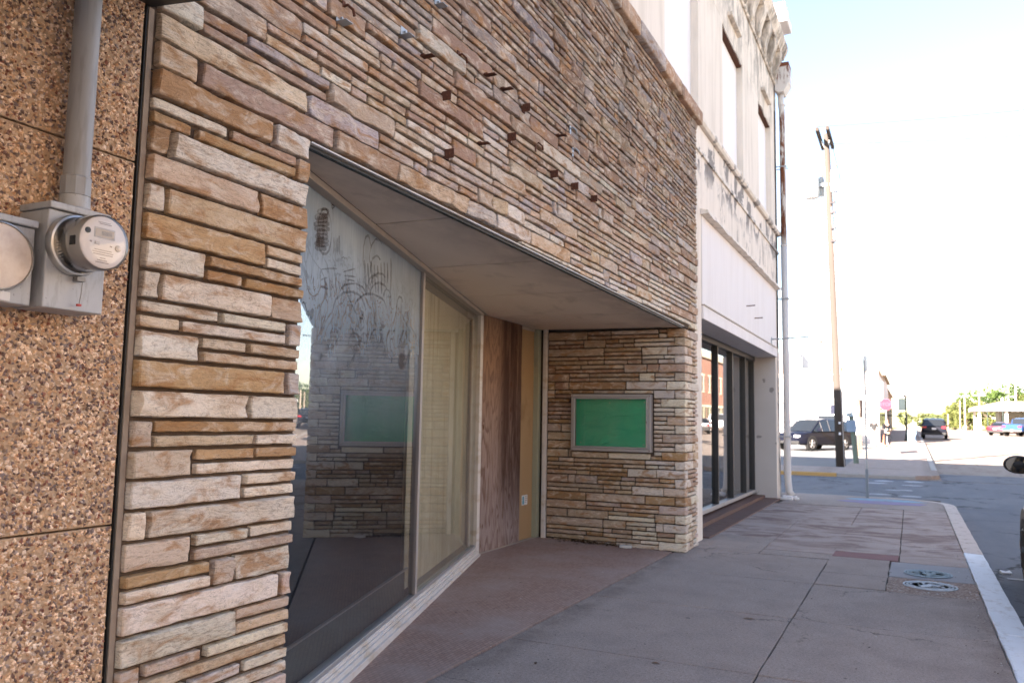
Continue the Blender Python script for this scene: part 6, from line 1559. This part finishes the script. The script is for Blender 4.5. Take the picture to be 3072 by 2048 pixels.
b = MB(); b.box((-6.1, 59.15, 8.5), (-5.65, 60.1, 8.56)); b.box((-5.85, 59.15, 7.30), (-5.36, 60.1, 7.44)); b.build('cabinet_trim', plain('cabinet_brown', (.25, .2, .17), .7), rs_)
# row of shops further on
def shop_row(name, label, x, y0, y1, h, col, wcol, floors=1, parapet=.3, side=1, winw=1.1, bay=2.4, depth=14, awn=None):
    t = thing(name, (x, (y0 + y1) / 2, gz((y0 + y1) / 2)), label, 'building')
    zb = gz(y0) - .1
    x2 = x - side * depth
    b = MB(); b.box((x2, y0, zb - .5), (x, y1, zb + h)); b.build('wall', col, t)
    b = MB(); b.box((x - side * .3, y0, zb + h), (x + side * .22, y1, zb + h + .22)); b.box((x - side * .3, y0, zb + h + .222), (x + side * .06, y1, zb + h + .22 + parapet)); b.build('cornice', wcol, t)
    n = max(1, int((y1 - y0 - .6) / bay)); st_ = (y1 - y0) / n
    for k in range(n):
        yc = y0 + st_ * (k + .5); zg = gz(yc)
        b = MB(); b.box((x, yc - st_ * .40, zg + .35), (x + side * .03, yc + st_ * .40, zg + 2.7)); w = b.build('shop_window', M['car_glass'], t)
        b = MB(); b.box((x, yc - st_ * .43, zg + 2.7), (x + side * .08, yc + st_ * .43, zg + 2.95)); b.box((x, yc - .03, zg + .35), (x + side * .06, yc + .03, zg + 2.7)); b.build('frame', wcol, w)
        for f_ in range(1, floors):
            z_ = zg + 1.0 + 3.6 * f_
            b = MB(); b.box((x, yc - winw / 2, z_), (x + side * .02, yc + winw / 2, z_ + 2.0)); w = b.build('window', M['car_glass'], t)
            b = MB()
            for a_, c_ in (((yc - winw / 2 - .1, z_ - .12), (yc + winw / 2 + .1, z_)), ((yc - winw / 2 - .1, z_ + 2.0), (yc + winw / 2 + .1, z_ + 2.2)), ((yc - .03, z_), (yc + .03, z_ + 2.0)), ((yc - winw / 2, z_ + .97), (yc - .03, z_ + 1.03)), ((yc + .03, z_ + .97), (yc + winw / 2, z_ + 1.03))):
                b.box((x, a_[0], a_[1]), (x + side * .07, c_[0], c_[1]))
            b.build('frame', wcol, w)
    return t
def brick(name, a, c_, mcol=(.40, .36, .32)):
    m = NT(name, .9, .15); p = m.pos(); s = m.sep(p)
    cb = m.n('CombineXYZ'); m.link(m.math('ADD', s[0], s[1]), cb.inputs[0]); m.link(s[2], cb.inputs[1])
    br = m.n('TexBrick'); m.link(cb.outputs[0], br.inputs['Vector']); br.inputs['Scale'].default_value = 1
    br.inputs['Brick Width'].default_value = .21; br.inputs['Row Height'].default_value = .075; br.inputs['Mortar Size'].default_value = .008
    br.inputs['Color1'].default_value = (*a, 1); br.inputs['Color2'].default_value = (*c_, 1); br.inputs['Mortar'].default_value = (*mcol, 1)
    m.color(m.mix(m.ramp(m.noise(p, .8, 5), [(.4, 0), (.7, .4)]), br.outputs['Color'], tuple(k * .7 for k in a))); return m.mat
M['brick_red'] = brick('brick_red', (.36, .155, .10), (.30, .12, .075)); M['brick_tan'] = brick('brick_tan', (.52, .35, .22), (.46, .30, .18))
M['cream'] = plain('cream_trim', (.62, .54, .40), .8)
shop_row('corner_shop', 'grey-white shop with low parapet beside the stop sign', -2.0, 74.1, 92, 5.2, M['render_white'], M['far_trim'])
shop_row('brick_shop', 'far brick shop behind the green awning', -2.2, 92.1, 120, 4.6, M['brick_tan'], M['cream'])
shop_row('brick_block', 'tan brick two-storey block across the street, mirrored in the shopfront', 17.0, 60, 96, 8.4, M['brick_tan'], M['cream'], 2, .5, -1, 1.3, 3.0)
shop_row('brick_hall', 'red brick two-storey hall across the street, mirrored in the shopfront', 17.0, 96.1, 144, 9.0, M['brick_red'], M['cream'], 2, .6, -1, 1.3, 3.2)
shop_row('cream_block', 'cream two-storey building opposite the stone storefront', 17.0, 20, 59.9, 7.6, plain('cream_wall', (.72, .62, .50), .85), M['far_trim'], 2, .5, -1, 1.3, 3.3)
shop_row('opposite_block', 'brick block opposite, behind the photographer', 17.0, -45, 10, 8.2, M['brick_tan'], M['cream'], 2, .5, -1, 1.3, 3.3)
aw = thing('awning', (-1.9, 71, 2.6), 'small green awning on the white building beyond the stop sign', 'awning')
b = MB(); b.add([(-1.88, 69.6, 3.05), (-.62, 69.6, 2.42), (-.62, 72.6, 2.42), (-1.88, 72.6, 3.05), (-1.88, 69.6, 3.02), (-.62, 69.6, 2.39), (-.62, 72.6, 2.39), (-1.88, 72.6, 3.02)], [(0, 1, 2, 3), (7, 6, 5, 4), (0, 4, 5, 1), (1, 5, 6, 2), (2, 6, 7, 3), (3, 7, 4, 0)]); b.build('canvas', plain('green_canvas', (.03, .22, .12), .8), aw)
b = MB(); b.tube([(-1.88, 69.62, 2.45), (-.64, 69.62, 2.40)], .03, 6); b.tube([(-1.88, 72.58, 2.45), (-.64, 72.58, 2.40)], .03, 6); b.build('frame', M['black'], aw)

# canopy station on the right
gs = thing('canopy_station', (14, 150, gz(150)), 'low white canopy building with shallow tan hip roof among the trees', 'building')
z0 = gz(150)
b = MB(); v = [(8.9, 144, z0 + 3.55), (22, 144, z0 + 3.55), (22, 156, z0 + 3.55), (8.9, 156, z0 + 3.55), (13, 149, z0 + 4.6), (18, 149, z0 + 4.6), (18, 151, z0 + 4.6), (13, 151, z0 + 4.6)]
b.add(v, [(0, 3, 2, 1), (4, 5, 6, 7), (0, 1, 5, 4), (1, 2, 6, 5), (2, 3, 7, 6), (3, 0, 4, 7)]); b.build('roof', plain('tan_roof', (.42, .28, .20), .8), gs)
b = MB(); b.box((8.8, 143.9, z0 + 3.0), (22.1, 156.1, z0 + 3.548)); b.build('fascia', M['render_white'], gs)
for x, y_ in ((9.6, 145), (13.2, 145), (16.8, 145), (20.4, 145), (9.6, 155), (16.8, 155)):
    b = MB(); b.box((x - .18, y_ - .18, z0 - .2), (x + .18, y_ + .18, z0 + 2.998)); b.build('column', M['render_white'], gs)
b = MB(); b.box((12.6, 149, z0 - .1), (21, 155, z0 + 2.9)); kb = b.build('kiosk', plain('kiosk_grey', (.25, .25, .24), .8), gs)
b = MB(); b.box((12.9, 148.95, z0 + .4), (15.4, 148.99, z0 + 2.3)); b.build('kiosk_window', M['car_glass'], kb)

# ================================================================== trees
def leaf_mat(name, a, c_):
    m = NT(name, .7, .25); at = m.attr(); s = m.sep(at)
    m.color(m.mix(s[0], a, c_)); m.set('Subsurface Weight', 0.0)
    tl = m.n('BsdfTranslucent'); m.val(tl.inputs[0], m.mix(s[0], a, c_))
    mx = m.n('MixShader'); mx.inputs[0].default_value = .35; m.link(m.b.outputs[0], mx.inputs[1]); m.link(tl.outputs[0], mx.inputs[2]); m.link(mx.outputs[0], m.out.inputs['Surface'])
    return m.mat
M['leaf_green'] = leaf_mat('leaf_green', (.035, .075, .02), (.09, .14, .035)); M['leaf_yellow'] = leaf_mat('leaf_yellow', (.075, .10, .03), (.15, .16, .05))
M['leaf_pale'] = leaf_mat('leaf_pale', (.10, .13, .05), (.17, .18, .08))
M['bark'] = plain('bark', (.11, .085, .065), .95, .1, 0, .3, 5)
def tree(loc, h, rx, rz_, mat, label, seed, leaves=2600, trunk=.3, ls=.22):
    r_ = random.Random(seed)
    t = thing('tree', loc, label, 'tree', 'trees far up the street')
    x, y_, z_ = loc
    zc = z_ + h - rz_
    b = MB(); b.tube([(x, y_, z_ - .3), (x + r_.uniform(-.1, .1), y_, z_ + h * .3), (x + r_.uniform(-.2, .2), y_, zc)], [trunk, trunk * .75, trunk * .4], 8)
    for k in range(6):
        a = r_.uniform(0, 6.28); e = Vector((x + math.cos(a) * rx * .7, y_ + math.sin(a) * rx * .7, zc + r_.uniform(-.3, .6) * rz_))
        s_ = Vector((x, y_, z_ + h * r_.uniform(.3, .5))); b.tube([s_, s_.lerp(e, .5) + Vector((0, 0, .2)), e], [trunk * .4, trunk * .25, trunk * .1], 6)
    b.build('trunk', M['bark'], t, smooth=True)
    clumps = []
    for k in range(30):
        while True:
            p_ = Vector((r_.uniform(-1, 1), r_.uniform(-1, 1), r_.uniform(-1, 1)))
            if .25 < p_.length < 1: break
        clumps.append((p_, r_.uniform(.22, .42), r_.random()))
    b = MB()
    for k in range(leaves):
        c_, cr, sh = r_.choice(clumps)
        d = Vector((r_.gauss(0, 1), r_.gauss(0, 1), r_.gauss(0, 1))).normalized() * cr * r_.uniform(.5, 1.0) ** .5
        q = c_ + d
        P_ = Vector((x + q.x * rx, y_ + q.y * rx, zc + q.z * rz_))
        u = Vector((r_.gauss(0, 1), r_.gauss(0, 1), r_.gauss(0, 1))).normalized(); w = u.cross(Vector((r_.gauss(0, 1), r_.gauss(0, 1), r_.gauss(0, 1)))).normalized()
        s_ = ls * r_.uniform(.6, 1.3); s = min(1, max(0, sh * .7 + r_.uniform(0, .4)))
        b.add([P_ - u * s_, P_ + w * s_ * .6, P_ + u * s_, P_ - w * s_ * .6], [(0, 1, 2, 3)], 0, (s, s, s, 1))
    b.build('crown', M[mat], t)
tree((16.4, 182, gz(182)), 8.9, 3.4, 3.9, 'leaf_green', 'big round green tree behind the canopy station roof', 1, 4200)
tree((21.5, 178, gz(178)), 7.6, 3.4, 3.2, 'leaf_yellow', 'yellow-green tree at the right edge of the picture', 2, 3000)
tree((11.2, 186, gz(186)), 7.6, 3.3, 3.3, 'leaf_green', 'dark green tree above the yellow trees', 3, 3200)
tree((9.6, 172, gz(172)), 5.6, 2.6, 2.7, 'leaf_yellow', 'yellow tree left of the canopy station', 4, 3000)
tree((7.3, 176, gz(176)), 4.2, 2.0, 2.1, 'leaf_yellow', 'small yellow tree at the left end of the tree row', 5, 2000)
tree((12.8, 168, gz(168)), 4.8, 2.6, 2.4, 'leaf_yellow', 'yellow tree seen under the canopy station roof', 6, 2600)
tree((17.5, 170, gz(170)), 4.2, 3.2, 2.1, 'leaf_yellow', 'low yellow-green bushy tree right of the kiosk', 7, 2600)
for i, (x, y_, h) in enumerate(((3.5, 300, 5.0), (7.5, 310, 4.6), (11.5, 305, 5.2), (-1.6, 320, 5.5), (15.5, 315, 5.5))):
    tree((x, y_, gz(y_)), h, 2.7, 2.2, 'leaf_pale', ('pale far tree right of the dark SUV roof', 'second pale far tree from the dark SUV', 'third pale far tree from the dark SUV', 'pale far tree left of the dark SUV', 'pale far tree near the yellow trees')[i], 30 + i, 900, .2, .4)
for i, (x, y_, h) in enumerate(((24, 210, 9),)):
    tree((x + 10 * i, y_, gz(y_)), h, 4, 4, 'leaf_green', ('broad green tree far behind the station', 'green tree behind the far shops')[i], 50 + i, 2200, .3, .35)

# ================================================================== small things on the ground
def cover(loc, r_, label, white):
    t = thing('manhole_cover', loc, label, 'manhole cover')
    x, y_, z_ = loc
    mi = plain('painted_iron', (.50, .53, .57), .6, .3, .1, .3, 30) if white else plain('blue_iron', (.17, .23, .28), .5, .4, .3, .3, 30)
    md = plain('dark_iron', (.34, .365, .40) if white else (.12, .155, .185), .6, .4, .3)
    b = MB(); b.lathe([(0, .001), (r_, .001), (r_, .004), (0, .004)], 'z', loc, 40); b.build('plate', md, t)
    prof = lambda a, c_: [(a, .004), (a, .009), (c_, .009), (c_, .004)]
    for a, c_ in ((.93, .99), (.80, .86), (.68, .73)):
        b = MB(); b.lathe(prof(a * r_, c_ * r_), 'z', loc, 40); b.build('raised_ring', mi, t)
    rq = random.Random(int(r_ * 1000) + white); b = MB()
    for k in range(60):
        a = rq.uniform(0, 6.28); d = rq.uniform(0, .60) * r_; w, l = rq.uniform(.004, .009), rq.uniform(.006, .022)
        b.box((x + math.cos(a) * d - l, y_ + math.sin(a) * d - w, z_ + .004), (x + math.cos(a) * d + l, y_ + math.sin(a) * d + w, z_ + .009 + rq.uniform(0, .001)))
    b.build('tread_blocks', mi, t)
cover((.125, 9.86, -.001), .235, 'blue-grey cast iron utility cover set in the smooth patch', 0)
cover((.13, 9.16, -.005), .245, 'white painted cast iron utility cover set in the pebbly patch', 1)
def leaf(x, y_, z_, s_, rot, col, label, grp='dry leaves on the sidewalk'):
    n = 7; b = MB(); v = []
    for k in range(n):
        t_ = k / (n - 1); w = math.sin(math.pi * t_ ** .8) * .32
        for sg in (-1, 0, 1):
            px, py = (t_ - .5) * 2 * s_, sg * w * s_
            v.append((x + px * math.cos(rot) - py * math.sin(rot), y_ + px * math.sin(rot) + py * math.cos(rot), z_ + .004 + abs(sg) * .25 * s_ * w + .06 * s_ * math.sin(3 * t_)))
    b.add(v, [(k * 3 + j, (k + 1) * 3 + j, (k + 1) * 3 + j + 1, k * 3 + j + 1) for k in range(n - 1) for j in range(2)])
    o = b.build('dry_leaf', plain('leaf_litter', col, .8, .2), None, smooth=True); tag(o, label, 'leaf', grp)
LV = [(-1.20, 6.82, .05, .1, (.18, .10, .05), 'curled brown leaf lying near the long sidewalk joint'), (-1.52, 5.28, .035, -.2, (.20, .10, .05), 'small brown leaf near the cross joint in front'),
      (-2.95, 5.25, .022, .8, (.30, .10, .04), 'reddish leaf scrap on the brown entry tiles'), (-.3, 6.4, .02, 1.2, (.05, .04, .03), 'dark leaf speck on the right-hand slab'), (.28, 5.7, .022, .2, (.12, .07, .05), 'brown leaf scrap near the white kerb'),
      (-2.2, 4.9, .03, 1.9, (.10, .06, .04), 'dark leaf lying where tiles meet the sidewalk'), (-3.35, 7.1, .025, .4, (.14, .09, .05), 'brown leaf on the tiles below the slanting window')]
for l in LV: leaf(l[0], l[1], fz(l[0], l[1]), *l[2:5], l[5])
# dirt and leaf litter piled against the return wall
rl = random.Random(2); b = MB()
for k in range(420):
    x = -4.2 + rl.betavariate(2, 2.2) * 1.15; y_ = 9.83 - abs(rl.gauss(0, .055)); s_ = rl.uniform(.006, .022); a = rl.uniform(0, 6.28)
    z_ = fz(x, y_) + rl.uniform(.002, .022) * max(0, 1 - (9.83 - y_) * 6)
    ca, sa = math.cos(a) * s_, math.sin(a) * s_
    c_ = rl.choice(((.05, .03, .02), (.10, .06, .035), (.03, .022, .018), (.16, .10, .06)))
    b.add([(x - ca, y_ - sa, z_), (x - sa * .4, y_ + ca * .4, z_ + s_ * .5), (x + ca, y_ + sa, z_ + s_ * .2), (x + sa * .4, y_ - ca * .4, z_ + s_ * .4)], [(0, 1, 2), (0, 2, 3)], 0, (*c_, 1))
mm = NT('litter', .9, .1); mm.color(mm.attr())
o = b.build('leaf_litter', mm.mat); tag(o, 'dark leaf litter and dirt in the corner by the doorway', 'litter', None, 'stuff')
b = MB(); rl = random.Random(6)
for k in range(520):
    x = rl.uniform(-3.9, .45) if k % 3 else .50 - abs(rl.gauss(0, .08)); y_ = rl.uniform(3.6, 14)
    if x < WX(y_) + .1: continue
    s_ = rl.uniform(.002, .009); a = rl.uniform(0, 6.28); ca, sa = math.cos(a) * s_, math.sin(a) * s_; z_ = fz(x, y_) + .003
    c_ = rl.choice(((.05, .04, .03), (.08, .05, .04), (.65, .62, .58), (.12, .08, .05)))
    b.add([(x - ca, y_ - sa, z_), (x - sa * .5, y_ + ca * .5, z_ + s_ * .4), (x + ca, y_ + sa, z_), (x + sa * .5, y_ - ca * .5, z_ + s_ * .4)], [(0, 1, 2), (0, 2, 3)], 0, (*c_, 1))
o = b.build('ground_crumbs', mm.mat); tag(o, 'scattered crumbs and grit on the sidewalk', 'litter', None, 'stuff')
b = MB(); pts, fs = rough_block((-3.25, 9.70, .016), (-3.11, 9.76, .045), 77, amp=.008); b.add(pts, fs); o = b.build('paper_scrap', plain('scrap_white', (.62, .60, .56), .8), None, smooth=True); tag(o, 'white crumpled scrap at the foot of the stone wall', 'scrap')
b = MB(); pts, fs = rough_block((.90, 11.15, -.13), (1.01, 11.24, -.10), 78, amp=.025); b.add(pts, fs); o = b.build('paper_scrap', plain('scrap_white2', (.68, .68, .70), .8), None, smooth=True); tag(o, 'white crumpled paper in the gutter beside the kerb', 'scrap')
